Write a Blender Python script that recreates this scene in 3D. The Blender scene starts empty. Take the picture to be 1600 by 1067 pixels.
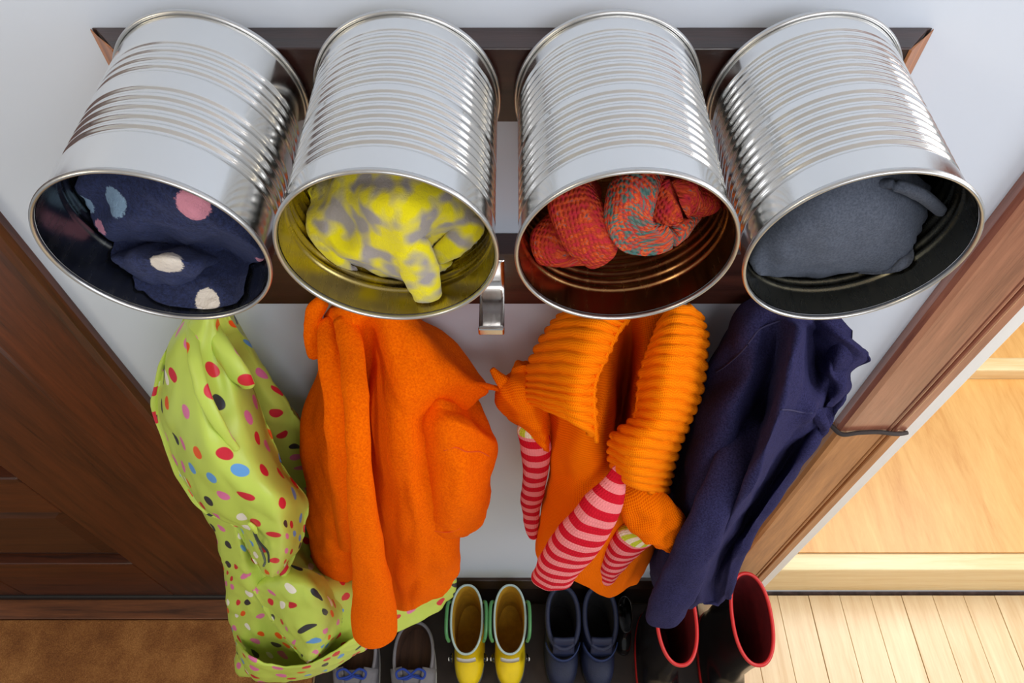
import bpy, bmesh, math, random
import numpy as np
from mathutils import Vector, noise

random.seed(7)
scene = bpy.context.scene
C = scene.collection

# ------------------------------------------------------------------ camera
F_PX, PITCH = 1080.0, math.radians(53.9)
CAM = Vector((0.0, -0.548, 1.93))
cam_data = bpy.data.cameras.new('camera')
cam_data.sensor_width = 36.0
cam_data.lens = F_PX / 1600.0 * 36.0
cam_data.clip_start = 0.02
cam = bpy.data.objects.new('camera', cam_data)
cam.location = CAM
cam.rotation_euler = (math.pi / 2 - PITCH, 0, 0)
C.objects.link(cam)
scene.camera = cam

# ------------------------------------------------------------------ light
world = bpy.data.worlds.new('world')
scene.world = world
world.use_nodes = True
bg = world.node_tree.nodes['Background']
bg.inputs[0].default_value = (0.90, 0.95, 1.0, 1)
bg.inputs[1].default_value = 0.38


def area(name, loc, target, sx, sy, energy, col):
    l = bpy.data.lights.new(name, 'AREA')
    l.shape = 'RECTANGLE'
    l.size, l.size_y, l.energy, l.color = sx, sy, energy, col
    o = bpy.data.objects.new(name, l)
    o.location = loc
    o.rotation_euler = (Vector(target) - Vector(loc)).to_track_quat('-Z', 'Y').to_euler()
    C.objects.link(o)
    return o


area('window_daylight', (2.1, -1.1, 2.2), (0.0, -0.05, 1.1), 1.1, 1.3, 27, (0.95, 0.975, 1.0))
area('added_front_fill', (0.5, -1.5, 2.5), (0.0, 0.0, 1.2), 1.2, 0.7, 17, (0.95, 0.97, 1.0))  # added soft fill high behind the camera, no window there
area('hall_lamp', (-1.5, -1.0, 2.45), (-0.1, 0.0, 1.2), 0.35, 0.35, 7, (1.0, 0.86, 0.62))
area('next_room_daylight', (1.9, 0.5, 2.1), (1.1, 0.35, 0.0), 1.0, 1.0, 26, (1.0, 0.97, 0.93))

vs = scene.view_settings
vs.view_transform = 'Standard'
vs.look = 'None'
vs.exposure = 0.0
vs.gamma = 1.0
vs.use_curve_mapping = False

# ------------------------------------------------------------------ helpers
CP, SP = math.cos(PITCH), math.sin(PITCH)
YW = -CAM.y                       # camera to wall distance


def W(u, v, d):
    """photo pixel + distance d (m) out from the wall -> world point"""
    a, b = (u - 800.0) / F_PX, (533.5 - v) / F_PX
    ry, rz = CP + b * SP, -SP + b * CP
    t = (YW - d) / ry
    return np.array((a * t, -d, CAM.z + rz * t))


def depth_of(p):
    return (p[1] - CAM.y) * CP - (p[2] - CAM.z) * SP


def proj(p):
    y, z = p[1] - CAM.y, p[2] - CAM.z
    dep = y * CP - z * SP
    up = y * SP + z * CP
    return 800 + F_PX * p[0] / dep, 533.5 - F_PX * up / dep


_dv = [440, 500, 600, 700, 800, 900, 950, 1000, 1060, 1100]
_dd = [.07, .085, .125, .165, .195, .22, .235, .26, .29, .30]


def D0(v):
    return float(np.interp(v, _dv, _dd))


def G(u, v, dd=0.0):
    return W(u, v, D0(v) + dd)


def cr(P, k, closed=False):
    """Catmull-Rom through P along axis 0, k samples per segment"""
    P = np.asarray(P, float)
    n = len(P)
    if closed:
        idx = lambda i: P[i % n]
        segs = n
    else:
        ext = np.concatenate([[2 * P[0] - P[1]], P, [2 * P[-1] - P[-2]]])
        idx = lambda i: ext[i + 1]
        segs = n - 1
    out = []
    for s in range(segs):
        p0, p1, p2, p3 = idx(s - 1), idx(s), idx(s + 1), idx(s + 2)
        for j in range(k):
            t = j / k
            out.append(0.5 * (2 * p1 + (p2 - p0) * t + (2 * p0 - 5 * p1 + 4 * p2 - p3) * t * t
                              + (3 * p1 - p0 - 3 * p2 + p3) * t ** 3))
    if not closed:
        out.append(P[-1])
    return np.array(out)


def grid_normals(Gd, closed):
    if closed:
        du = np.roll(Gd, -1, 1) - np.roll(Gd, 1, 1)
    else:
        du = np.gradient(Gd, axis=1)
    dv = np.gradient(Gd, axis=0)
    n = np.cross(du, dv)
    return n / (np.linalg.norm(n, axis=2, keepdims=True) + 1e-9)


def link(me, name, mats, parent=None):
    o = bpy.data.objects.new(name, me)
    if not isinstance(mats, (list, tuple)):
        mats = [mats]
    for m in mats:
        me.materials.append(m)
    C.objects.link(o)
    if parent is not None:
        o.parent = parent
        o.matrix_parent_inverse = parent.matrix_basis.inverted()
    return o


def grid_mesh(name, Gd, closed, mat, parent=None, cap0=False, cap1=False, uvscale=1.0, thick=0.0, smooth=True):
    R, N = Gd.shape[:2]
    verts = Gd.reshape(-1, 3).tolist()
    ncol = N if closed else N - 1
    # arc-length uv in metres
    X = np.concatenate([Gd, Gd[:, :1]], 1) if closed else Gd
    su = np.concatenate([np.zeros((R, 1)), np.cumsum(np.linalg.norm(np.diff(X, axis=1), axis=2), 1)], 1)
    mid = su.shape[1] // 2
    su = su - su[:, mid:mid + 1]
    sv = np.concatenate([np.zeros((1, X.shape[1])), np.cumsum(np.linalg.norm(np.diff(X, axis=0), axis=2), 0)], 0)
    sv = 0.5 * sv + 0.5 * sv.mean(1, keepdims=True)
    faces, uvs = [], []
    for i in range(R - 1):
        for j in range(ncol):
            j2 = (j + 1) % N
            faces.append((i * N + j, i * N + j2, (i + 1) * N + j2, (i + 1) * N + j))
            for a, b in ((i, j), (i, j + 1), (i + 1, j + 1), (i + 1, j)):
                uvs.append((su[a, b] * uvscale, sv[a, b] * uvscale))
    for flag, r in ((cap0, 0), (cap1, R - 1)):
        if flag:
            c = len(verts)
            verts.append(Gd[r].mean(0).tolist())
            for j in range(ncol):
                f = (c, r * N + (j + 1) % N, r * N + j)
                faces.append(f)
                uvs += [(0, sv[r, 0])] * 3
    me = bpy.data.meshes.new(name)
    me.from_pydata(verts, [], faces)
    uvl = me.uv_layers.new(name='uv')
    uvl.data.foreach_set('uv', np.array(uvs, dtype=np.float32).ravel())
    bm = bmesh.new()
    bm.from_mesh(me)
    bmesh.ops.recalc_face_normals(bm, faces=bm.faces)
    bm.to_mesh(me)
    bm.free()
    if smooth:
        me.polygons.foreach_set('use_smooth', [True] * len(me.polygons))
    o = link(me, name, mat, parent)
    if thick:
        s = o.modifiers.new('thickness', 'SOLIDIFY')
        s.thickness = thick
        s.offset = -1
    return o


def wrinkle(Gd, closed, amp, fx, fz, seed, mask=None):
    """displace a grid with stretched noise (fx across, fz along z)"""
    n = grid_normals(Gd, closed)
    out = Gd.copy()
    for i in range(Gd.shape[0]):
        for j in range(Gd.shape[1]):
            p = Gd[i, j]
            q = Vector((p[0] * fx + seed, p[1] * fx * 0.7, p[2] * fz + seed * 0.37))
            h = noise.noise(q) + 0.35 * noise.noise(q * 2.3) + 0.9 * (0.5 - abs(noise.noise(q * 1.4 + Vector((7.3, 1.1, 4.2)))) * 2.2)
            out[i, j] = p + n[i, j] * (amp * h)
    return out


def keep_off_wall(Gd, dmin):
    lim = np.where(Gd[:, :, 2] > 1.285, np.maximum(dmin, 0.036), dmin)
    Gd[:, :, 1] = np.minimum(Gd[:, :, 1], -lim)
    return Gd


def px_rows(rows):
    return [[G(*p) for p in r] for r in rows]


def shell(name, rows, mat, parent, back=0.014, depth=None, ku=7, kv=8, wr=(0.003, 22, 9), seed=1.0, top=True, bottom=True, nb=3,
          post=None, sharp=False):
    """closed garment volume: front rows are (u, v, dd); back lies near the wall (or `depth` behind the front)"""
    loops = []
    for r in px_rows(rows):
        F = np.array(r)
        L, Rr = F[0], F[-1]
        B = []
        for k in range(nb):
            t = (k + 1) / (nb + 1)
            p = Rr * (1 - t) + L * t
            p = p.copy()
            if depth is None:
                p[1] = -max(back, 0.010)
            else:
                p[1] = min(-back, p[1] + depth)
            B.append(p)
        if sharp:
            F = np.concatenate([F[:1] + (F[1:2] - F[:1]) * 0.06, F, F[-1:] + (F[-2:-1] - F[-1:]) * 0.06])
            F[[0, 1]] = F[[1, 0]]
            F[[-1, -2]] = F[[-2, -1]]
        loops.append(np.concatenate([F, np.array(B)]))
    loops = np.array(loops)
    Gd = cr(loops, kv)                       # along rows
    Gd = np.swapaxes(cr(np.swapaxes(Gd, 0, 1), ku, True), 0, 1)
    if wr:
        Gd = wrinkle(Gd, True, *wr, seed)
    pre, posts = [], []
    if top:
        c = Gd[0].mean(0)
        c1 = c + np.array((0, 0, 0.012))
        pre = [c1 + (Gd[0] - c) * s for s in (0.15, 0.55, 0.85)]
    if bottom:
        c = Gd[-1].mean(0)
        posts = [c + (Gd[-1] - c) * s + np.array((0, 0, dz)) for s, dz in ((0.97, -.004), (0.9, -.002), (0.7, .01), (0.2, .02))]
    Gd = np.array(list(pre) + list(Gd) + list(posts))
    if post:
        Gd = post(Gd)
    Gd = keep_off_wall(Gd, 0.008)
    return grid_mesh(name, Gd, True, mat, parent, cap0=top, cap1=bottom)


def sheet(name, rows, mat, parent, ku=8, kv=8, thick=0.006, wr=(0.002, 20, 20), seed=1.0, ribs=0, rib_amp=0.003, along='v', raw=False,
          edge=None):
    P = np.array(rows if raw else px_rows(rows))
    Gd = cr(P, kv)
    Gd = np.swapaxes(cr(np.swapaxes(Gd, 0, 1), ku), 0, 1)
    if wr:
        Gd = wrinkle(Gd, False, *wr, seed)
    if ribs:
        n = grid_normals(Gd, False)
        R, N = Gd.shape[:2]
        t = np.linspace(0, 1, R if along == 'v' else N)
        wob = np.array([[0.010 * noise.noise(Vector(Gd[i, j]) * 28) + 0.004 * noise.noise(Vector(Gd[i, j]) * 90) for j in range(N)] for i in range(R)])
        tt = (t[:, None] if along == 'v' else t[None, :]) + wob
        h = (np.abs(np.sin(np.pi * ribs * tt)) ** 0.5)[:, :, None]
        s = np.sign((n[:, :, 1] * -1).mean())
        Gd = Gd + n * h * rib_amp * s
    return grid_mesh(name, Gd, False, mat, parent, thick=thick)


def tube(name, pts, mat, parent, depth=0.7, k=8, nphi=36, fold=(0.06, 3), wr=(0.002, 25, 12), seed=1.0, round0=True, round1=True, raw=False,
         clamp=None, absolute=False, post=None):
    """pts: (u, v, dd, half width px) -> soft tube; raw: (x, y, z, r)"""
    ctr, rad = [], []
    for p in pts:
        if raw:
            ctr.append(p[:3]); rad.append(p[3])
        else:
            w = W(p[0], p[1], p[2]) if absolute else G(p[0], p[1], p[2])
            ctr.append(w); rad.append(p[3] * depth_of(w) / F_PX)
    ctr, rad = cr(np.array(ctr), k), cr(np.array(rad)[:, None], k)[:, 0]
    rad = np.maximum(rad, 0.0008)
    T = np.gradient(ctr, axis=0)
    T /= np.linalg.norm(T, axis=1, keepdims=True)
    rings = []
    n = len(ctr)
    ends = []
    if round0:
        ends += [(0, s) for s in (-1.0, -0.94, -0.8, -0.55, -0.28)]
    body = [(i, None) for i in range(n)]
    tail = [(n - 1, s) for s in (0.28, 0.55, 0.8, 0.94, 1.0)] if round1 else []
    for i, s in ends + body + tail:
        t = T[i]
        X = np.array((1.0, 0, 0))
        if abs(t[0]) > 0.85:
            X = np.array((0, 0, 1.0))
        S = X - t * np.dot(X, t); S /= np.linalg.norm(S)
        N = np.cross(t, S)
        r = rad[i]
        c = ctr[i]
        if s is not None:
            c = c + t * s * r * 0.7
            r = r * math.sqrt(max(0.0, 1 - s * s)) + 1e-4
        ph = np.linspace(0, 2 * np.pi, nphi, endpoint=False)
        m = 1 + fold[0] * np.cos(fold[1] * ph + 0.15 * i + seed) + fold[0] * 0.5 * np.cos((fold[1] + 2) * ph - 0.1 * i)
        rings.append(c + (np.cos(ph) * r * m)[:, None] * S + (np.sin(ph) * r * depth * m)[:, None] * N)
    Gd = np.array(rings)
    if wr:
        Gd = wrinkle(Gd, True, *wr, seed)
    if post:
        Gd = post(Gd)
    if not raw:
        Gd = keep_off_wall(Gd, 0.008)
    if clamp:
        Gd = clamp(Gd)
    return grid_mesh(name, Gd, True, mat, parent, cap0=True, cap1=True)


def empty(name, loc, label, cat, group=None):
    o = bpy.data.objects.new(name, None)
    o.empty_display_size = 0.05
    o.location = loc
    C.objects.link(o)
    return tag(o, label, cat, group)


def tag(o, label, cat, group=None):
    o['label'] = label
    o['category'] = cat
    if group:
        o['group'] = group
    return o


def struct(o, label=None):
    o['kind'] = 'structure'
    if label:
        o['label'] = label
    return o


def bm_obj(name, bm, mat, parent=None, smooth=False, bevel=0.0, seg=2):
    me = bpy.data.meshes.new(name)
    bmesh.ops.recalc_face_normals(bm, faces=bm.faces)
    bm.to_mesh(me)
    bm.free()
    if smooth:
        me.polygons.foreach_set('use_smooth', [True] * len(me.polygons))
    o = link(me, name, mat, parent)
    if bevel:
        b = o.modifiers.new('bevel', 'BEVEL')
        b.width = bevel; b.segments = seg; b.limit_method = 'ANGLE'
    return o


def box(name, x0, x1, y0, y1, z0, z1, mat, parent=None, bevel=0.0):
    bm = bmesh.new()
    vs_ = [bm.verts.new((x, y, z)) for x in (x0, x1) for y in (y0, y1) for z in (z0, z1)]
    for f in ((0, 1, 3, 2), (4, 6, 7, 5), (0, 4, 5, 1), (2, 3, 7, 6), (0, 2, 6, 4), (1, 5, 7, 3)):
        bm.faces.new([vs_[i] for i in f])
    return bm_obj(name, bm, mat, parent, bevel=bevel)


def prism(name, prof, axis, a0, a1, mat, parent=None, bevel=0.0, smooth=False):
    """prof: 2-D points; axis 'z' -> (x, y), axis 'x' -> (y, z)"""
    bm = bmesh.new()
    f = (lambda p, a: (p[0], p[1], a)) if axis == 'z' else (lambda p, a: (a, p[0], p[1]))
    A = [bm.verts.new(f(p, a0)) for p in prof]
    B = [bm.verts.new(f(p, a1)) for p in prof]
    n = len(prof)
    bm.faces.new(A); bm.faces.new(B)
    for i in range(n):
        bm.faces.new((A[i], A[(i + 1) % n], B[(i + 1) % n], B[i]))
    return bm_obj(name, bm, mat, parent, bevel=bevel, smooth=smooth)


def wire(name, pts, r, mat, parent=None, closed=False, k=6, nphi=8):
    P = cr(np.array(pts, float), k, closed)
    if closed:
        T = np.roll(P, -1, 0) - np.roll(P, 1, 0)
    else:
        T = np.gradient(P, axis=0)
    T /= np.linalg.norm(T, axis=1, keepdims=True)
    rings = []
    for c, t in zip(P, T):
        X = np.array((0, 0, 1.0)) if abs(t[2]) < 0.9 else np.array((1.0, 0, 0))
        S = np.cross(t, X); S /= np.linalg.norm(S)
        N = np.cross(t, S)
        ph = np.linspace(0, 2 * np.pi, nphi, endpoint=False)
        rings.append(c + r * (np.cos(ph)[:, None] * S + np.sin(ph)[:, None] * N))
    if closed:
        rings.append(rings[0])
    return grid_mesh(name, np.array(rings), True, mat, parent, cap0=not closed, cap1=not closed)


# ------------------------------------------------------------------ materials
def nodes_of(m):
    m.use_nodes = True
    nt = m.node_tree
    return nt, nt.nodes['Principled BSDF']


def rgb(*c):
    return (c[0], c[1], c[2], 1)


def srgb(r, g, b):
    f = lambda c: (c / 255 / 12.92) if c <= 10 else ((c / 255 + 0.055) / 1.055) ** 2.4
    return (f(r), f(g), f(b), 1)


def ramp(nt, stops, interp='LINEAR'):
    n = nt.nodes.new('ShaderNodeValToRGB')
    n.color_ramp.interpolation = interp
    els = n.color_ramp.elements
    while len(els) < len(stops):
        els.new(0.5)
    for e, (p, c) in zip(els, stops):
        e.position = p; e.color = c
    return n


def coords(nt, kind='Object', scale=(1, 1, 1), rot=(0, 0, 0)):
    tc = nt.nodes.new('ShaderNodeTexCoord')
    mp = nt.nodes.new('ShaderNodeMapping')
    mp.inputs['Scale'].default_value = scale
    mp.inputs['Rotation'].default_value = rot
    nt.links.new(tc.outputs[kind], mp.inputs[0])
    return mp.outputs[0]


def noise_node(nt, vec, scale, detail=3, rough=0.55, dist=0.0):
    n = nt.nodes.new('ShaderNodeTexNoise')
    n.inputs['Scale'].default_value = scale
    n.inputs['Detail'].default_value = detail
    n.inputs['Roughness'].default_value = rough
    n.inputs['Distortion'].default_value = dist
    nt.links.new(vec, n.inputs['Vector'])
    return n


def add_bump(nt, b, height, strength, dist):
    bp = nt.nodes.new('ShaderNodeBump')
    bp.inputs['Strength'].default_value = strength
    bp.inputs['Distance'].default_value = dist
    nt.links.new(height, bp.inputs['Height'])
    nt.links.new(bp.outputs[0], b.inputs['Normal'])
    return bp


def plain(name, col, rough=0.6, metal=0.0, bump=None, var=None, coat=0.0, sheen=0.0, spec=0.5, kind='Object'):
    m = bpy.data.materials.new(name)
    nt, b = nodes_of(m)
    b.inputs['Base Color'].default_value = col
    b.inputs['Roughness'].default_value = rough
    b.inputs['Metallic'].default_value = metal
    b.inputs['Coat Weight'].default_value = coat
    b.inputs['Specular IOR Level'].default_value = spec
    if sheen:
        b.inputs['Sheen Weight'].default_value = sheen
        b.inputs['Sheen Roughness'].default_value = 0.5
        b.inputs['Sheen Tint'].default_value = col
    v = coords(nt, kind)
    if var:
        s, amt = var
        n = noise_node(nt, v, s, 4)
        c2 = tuple(min(1, x * (1 + amt)) for x in col[:3]) + (1,)
        c1 = tuple(x * (1 - amt) for x in col[:3]) + (1,)
        r = ramp(nt, [(0.3, c1), (0.7, c2)])
        nt.links.new(n.outputs[0], r.inputs[0])
        nt.links.new(r.outputs[0], b.inputs['Base Color'])
    if bump:
        n = noise_node(nt, v, bump[0], bump[3] if len(bump) > 3 else 3)
        add_bump(nt, b, n.outputs[0], bump[1], bump[2])
    return m


def wood(name, dark, light, axis='z', rough=0.35, scale=1.0, coat=0.25, stretch=14.0, bump=0.15):
    m = bpy.data.materials.new(name)
    nt, b = nodes_of(m)
    s = {'x': (1, stretch, stretch), 'y': (stretch, 1, stretch), 'z': (stretch, stretch, 1)}[axis]
    v = coords(nt, 'Object', tuple(q * scale for q in s))
    n1 = noise_node(nt, v, 3.0, 6, 0.6, 0.6)
    n2 = noise_node(nt, v, 14.0, 5, 0.7)
    mx = nt.nodes.new('ShaderNodeMath'); mx.operation = 'MULTIPLY_ADD'
    nt.links.new(n2.outputs[0], mx.inputs[0]); mx.inputs[1].default_value = 0.45
    nt.links.new(n1.outputs[0], mx.inputs[2])
    mid = tuple((a + c) / 2 for a, c in zip(dark, light))
    r = ramp(nt, [(0.48, dark), (0.7, mid), (0.95, light)])
    nt.links.new(mx.outputs[0], r.inputs[0])
    nt.links.new(r.outputs[0], b.inputs['Base Color'])
    b.inputs['Roughness'].default_value = rough
    b.inputs['Coat Weight'].default_value = coat
    b.inputs['Coat Roughness'].default_value = 0.25
    add_bump(nt, b, n2.outputs[0], bump, 0.002)
    return m


def uv_vec(nt, scale):
    return coords(nt, 'UV', scale)


def fleece(name, col, col2=None, scale=420, strength=0.55, sheen=0.35, amt=0.12):
    m = bpy.data.materials.new(name)
    nt, b = nodes_of(m)
    v = coords(nt, 'Object')
    n = noise_node(nt, v, scale, 2, 0.7)
    c1 = tuple(x * (1 - amt) for x in col[:3]) + (1,)
    c2 = col2 or (tuple(min(1, x * (1 + amt)) for x in col[:3]) + (1,))
    r = ramp(nt, [(0.35, c1), (0.65, c2)])
    nt.links.new(n.outputs[0], r.inputs[0])
    nt.links.new(r.outputs[0], b.inputs['Base Color'])
    b.inputs['Roughness'].default_value = 0.95
    b.inputs['Specular IOR Level'].default_value = 0.06
    b.inputs['Sheen Weight'].default_value = sheen
    b.inputs['Sheen Tint'].default_value = c2
    n2 = noise_node(nt, v, scale * 0.45, 4, 0.75)
    add_bump(nt, b, n2.outputs[0], strength, 0.004)
    return m


def knit_height(nt, nu=280.0, nv=360.0):
    """v-stitch pattern in uv metres"""
    v = uv_vec(nt, (1, 1, 1))
    sp = nt.nodes.new('ShaderNodeSeparateXYZ')
    nt.links.new(v, sp.inputs[0])

    def mth(op, a, bb=None, c=None):
        n = nt.nodes.new('ShaderNodeMath'); n.operation = op
        for i, q in enumerate((a, bb, c)):
            if q is None:
                continue
            if isinstance(q, (int, float)):
                n.inputs[i].default_value = q
            else:
                nt.links.new(q, n.inputs[i])
        return n.outputs[0]
    su = mth('SINE', mth('MULTIPLY', sp.outputs[0], nu * 2 * math.pi))
    au = mth('ABSOLUTE', su)
    sv = mth('SINE', mth('MULTIPLY_ADD', sp.outputs[1], nv * 2 * math.pi, mth('MULTIPLY', au, 2.0)))
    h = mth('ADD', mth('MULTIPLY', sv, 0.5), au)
    return h, sp, mth


def knit(name, col, col2, nu=170.0, nv=300.0, strength=0.4, colour_fn=None):
    m = bpy.data.materials.new(name)
    nt, b = nodes_of(m)
    h, sp, mth = knit_height(nt, nu, nv)
    if colour_fn:
        nt.links.new(colour_fn(nt, sp, mth), b.inputs['Base Color'])
    else:
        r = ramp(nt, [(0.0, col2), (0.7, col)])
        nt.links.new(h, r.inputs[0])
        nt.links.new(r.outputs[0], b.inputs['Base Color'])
    b.inputs['Roughness'].default_value = 0.9
    b.inputs['Specular IOR Level'].default_value = 0.05
    add_bump(nt, b, h, strength, 0.0015)
    return m


M = {}
M['wall'] = plain('wall_paint', srgb(213, 221, 235), 0.55, bump=(60, 0.05, 0.002), spec=0.3)
M['ceiling'] = plain('ceiling_paint', srgb(236, 236, 236), 0.8)
M['white_trim'] = plain('white_trim_paint', srgb(240, 240, 240), 0.4)
M['rail'] = wood('rail_wood', srgb(28, 15, 14), srgb(66, 36, 29), 'x', 0.32)
M['rail_end'] = wood('rail_end_grain', srgb(112, 58, 26), srgb(196, 124, 62), 'z', 0.5)
M['casing'] = wood('casing_wood', srgb(38, 16, 8), srgb(106, 50, 24), 'z', 0.32)
M['casing_r'] = wood('sheen_casing_wood', srgb(112, 58, 44), srgb(184, 118, 92), 'z', 0.24, coat=1.0)  # base made lighter and pinker to carry part of the white reflection
M['casing_low'] = wood('lit_casing_wood', srgb(142, 84, 42), srgb(204, 140, 84), 'z', 0.4, coat=0.15)  # paler casing copy, light from the next room put into its colour
M['door'] = wood('door_wood', srgb(34, 14, 7), srgb(96, 46, 21), 'z', 0.36)
M['door_rail'] = wood('door_rail_wood', srgb(34, 14, 7), srgb(96, 46, 21), 'x', 0.36)
M['door_panel'] = wood('door_panel_wood', srgb(32, 15, 9), srgb(78, 40, 22), 'x', 0.36)
M['sweep'] = plain('black_rubber', srgb(26, 20, 18), 0.5)
M['threshold'] = wood('threshold_wood', srgb(66, 34, 16), srgb(140, 82, 44), 'x', 0.45)
M['base'] = wood('baseboard_wood', srgb(22, 13, 10), srgb(46, 27, 20), 'x', 0.35)
M['plank'] = wood('maple_plank', srgb(226, 190, 140), srgb(248, 224, 182), 'y', 0.35, coat=0.2, bump=0.04)
M['tread'] = wood('oak_tread', srgb(214, 150, 74), srgb(240, 188, 112), 'y', 0.4, coat=0.2, stretch=7, bump=0.04)
M['nosing'] = wood('pale_nosing', srgb(232, 196, 134), srgb(250, 226, 176), 'x', 0.4, bump=0.04)
M['gap'] = plain('dark_gap', srgb(104, 86, 82), 0.9, var=(40, 0.4))
M['tray'] = plain('dark_tray', srgb(40, 28, 22), 0.6, var=(30, 0.3))


def coir():
    m = bpy.data.materials.new('coir_fibre')
    nt, b = nodes_of(m)
    v = coords(nt, 'Object')
    n1 = noise_node(nt, v, 14, 4)
    n2 = noise_node(nt, v, 330, 3, 0.8)
    r = ramp(nt, [(0.3, srgb(98, 56, 22)), (0.5, srgb(158, 98, 46)), (0.75, srgb(222, 156, 86))])
    mx = nt.nodes.new('ShaderNodeMath'); mx.operation = 'MULTIPLY_ADD'
    nt.links.new(n1.outputs[0], mx.inputs[0]); mx.inputs[1].default_value = 0.45
    mx2 = nt.nodes.new('ShaderNodeMath'); mx2.operation = 'MULTIPLY'
    nt.links.new(n2.outputs[0], mx2.inputs[0]); mx2.inputs[1].default_value = 0.6
    nt.links.new(mx2.outputs[0], mx.inputs[2])
    nt.links.new(mx.outputs[0], r.inputs[0])
    nt.links.new(r.outputs[0], b.inputs['Base Color'])
    b.inputs['Roughness'].default_value = 1.0
    add_bump(nt, b, n2.outputs[0], 0.8, 0.006)
    return m


M['coir'] = coir()


def tin(name, col, rough, bump=0.03, var=0.05):
    m = bpy.data.materials.new(name)
    nt, b = nodes_of(m)
    b.inputs['Metallic'].default_value = 1.0
    b.inputs['Base Color'].default_value = col
    v = coords(nt, 'Object', (30, 6, 30))
    n = noise_node(nt, v, 6, 4)
    r = ramp(nt, [(0.3, rgb(*[max(0, rough - var)] * 3)), (0.7, rgb(*[rough + var] * 3))])
    nt.links.new(n.outputs[0], r.inputs[0])
    nt.links.new(r.outputs[0], b.inputs['Roughness'])
    return m


M['tin'] = tin('tin_plate', rgb(0.80, 0.80, 0.79), 0.16)
M['rim'] = tin('tin_rim', rgb(0.60, 0.60, 0.60), 0.34)
M['gold'] = tin('gold_lacquer', rgb(0.47, 0.39, 0.16), 0.26)
M['amber'] = tin('amber_lacquer', rgb(0.46, 0.27, 0.12), 0.24)
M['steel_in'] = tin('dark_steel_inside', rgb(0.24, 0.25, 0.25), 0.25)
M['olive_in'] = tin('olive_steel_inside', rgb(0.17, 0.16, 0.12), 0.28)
M['chrome'] = tin('chrome_hook', rgb(0.70, 0.68, 0.66), 0.2)
M['screw'] = tin('screw_steel', rgb(0.8, 0.82, 0.85), 0.2)


def dots_mat():
    m = bpy.data.materials.new('lime_dotted_cloth')
    nt, b = nodes_of(m)
    v = uv_vec(nt, (22, 22, 22))
    vo = nt.nodes.new('ShaderNodeTexVoronoi')
    vo.voronoi_dimensions = '2D'
    vo.inputs['Scale'].default_value = 1.0
    vo.inputs['Randomness'].default_value = 0.55
    nt.links.new(v, vo.inputs['Vector'])
    sep = nt.nodes.new('ShaderNodeSeparateColor')
    nt.links.new(vo.outputs['Color'], sep.inputs[0])
    cs = [srgb(206, 36, 58), srgb(238, 92, 30), srgb(226, 120, 170), srgb(98, 160, 222), srgb(44, 50, 58), srgb(244, 238, 226), srgb(214, 40, 60)]
    r = ramp(nt, [(i / len(cs), c) for i, c in enumerate(cs)], 'CONSTANT')
    nt.links.new(sep.outputs[0], r.inputs[0])
    th = nt.nodes.new('ShaderNodeMapRange')
    th.inputs['From Min'].default_value = 0.225
    th.inputs['From Max'].default_value = 0.205
    nt.links.new(vo.outputs['Distance'], th.inputs['Value'])
    mix = nt.nodes.new('ShaderNodeMix'); mix.data_type = 'RGBA'
    mix.inputs['A'].default_value = srgb(194, 215, 92)
    nt.links.new(th.outputs[0], mix.inputs['Factor'])
    nt.links.new(r.outputs[0], mix.inputs['B'])
    nt.links.new(mix.outputs['Result'], b.inputs['Base Color'])
    b.inputs['Roughness'].default_value = 0.42
    b.inputs['Specular IOR Level'].default_value = 0.4
    return m


M['lime'] = dots_mat()
M['orange_fleece'] = fleece('orange_fleece', srgb(250, 98, 0), srgb(255, 116, 0), sheen=0.0)
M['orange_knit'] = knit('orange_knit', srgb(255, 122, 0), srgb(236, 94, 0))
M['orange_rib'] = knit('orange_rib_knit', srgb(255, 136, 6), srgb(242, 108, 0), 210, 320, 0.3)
M['navy'] = fleece('navy_fleece', srgb(38, 36, 67), srgb(52, 51, 89), 500, 0.3, 0.3)
M['navy_seam'] = plain('navy_stitching', srgb(52, 50, 88), 0.9)
M['orange_seam'] = plain('orange_stitching', srgb(226, 84, 6), 0.9)


def stripe_col(band):
    def fn(nt, sp, mth):
        fr = mth('FRACT', mth('MULTIPLY', sp.outputs[1], 1 / 0.0235))
        r = ramp(nt, [(0.0, srgb(240, 138, 140)), (0.5, srgb(206, 26, 46))], 'CONSTANT')
        nt.links.new(fr, r.inputs[0])
        if not band:
            return r.outputs[0]
        fr2 = mth('FRACT', mth('MULTIPLY', sp.outputs[0], 1 / 0.016))
        r2 = ramp(nt, [(0.0, srgb(196, 206, 60)), (0.5, srgb(240, 226, 196))], 'CONSTANT')
        nt.links.new(fr2, r2.inputs[0])
        lt = mth('LESS_THAN', sp.outputs[1], band)
        mix = nt.nodes.new('ShaderNodeMix'); mix.data_type = 'RGBA'
        nt.links.new(lt, mix.inputs['Factor'])
        nt.links.new(r.outputs[0], mix.inputs['A'])
        nt.links.new(r2.outputs[0], mix.inputs['B'])
        return mix.outputs['Result']
    return fn


M['stripe'] = knit('red_pink_stripe_knit', None, None, 150, 200, 0.4, stripe_col(0))
M['stripe_band'] = knit('striped_knit_with_lime_edge', None, None, 150, 200, 0.4, stripe_col(0.03))


def melange(name, cols, scale, nu, nv):
    def fn(nt, sp, mth):
        v = uv_vec(nt, (scale, scale * 1.6, scale))
        n = noise_node(nt, v, 1.0, 3, 0.7)
        st = [(0.30 + 0.4 * i / (len(cols) - 1), c) for i, c in enumerate(cols)]
        r = ramp(nt, st, 'LINEAR')
        nt.links.new(n.outputs[0], r.inputs[0])
        return r.outputs[0]
    return knit(name, None, None, nu, nv, 0.5, fn)


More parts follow.
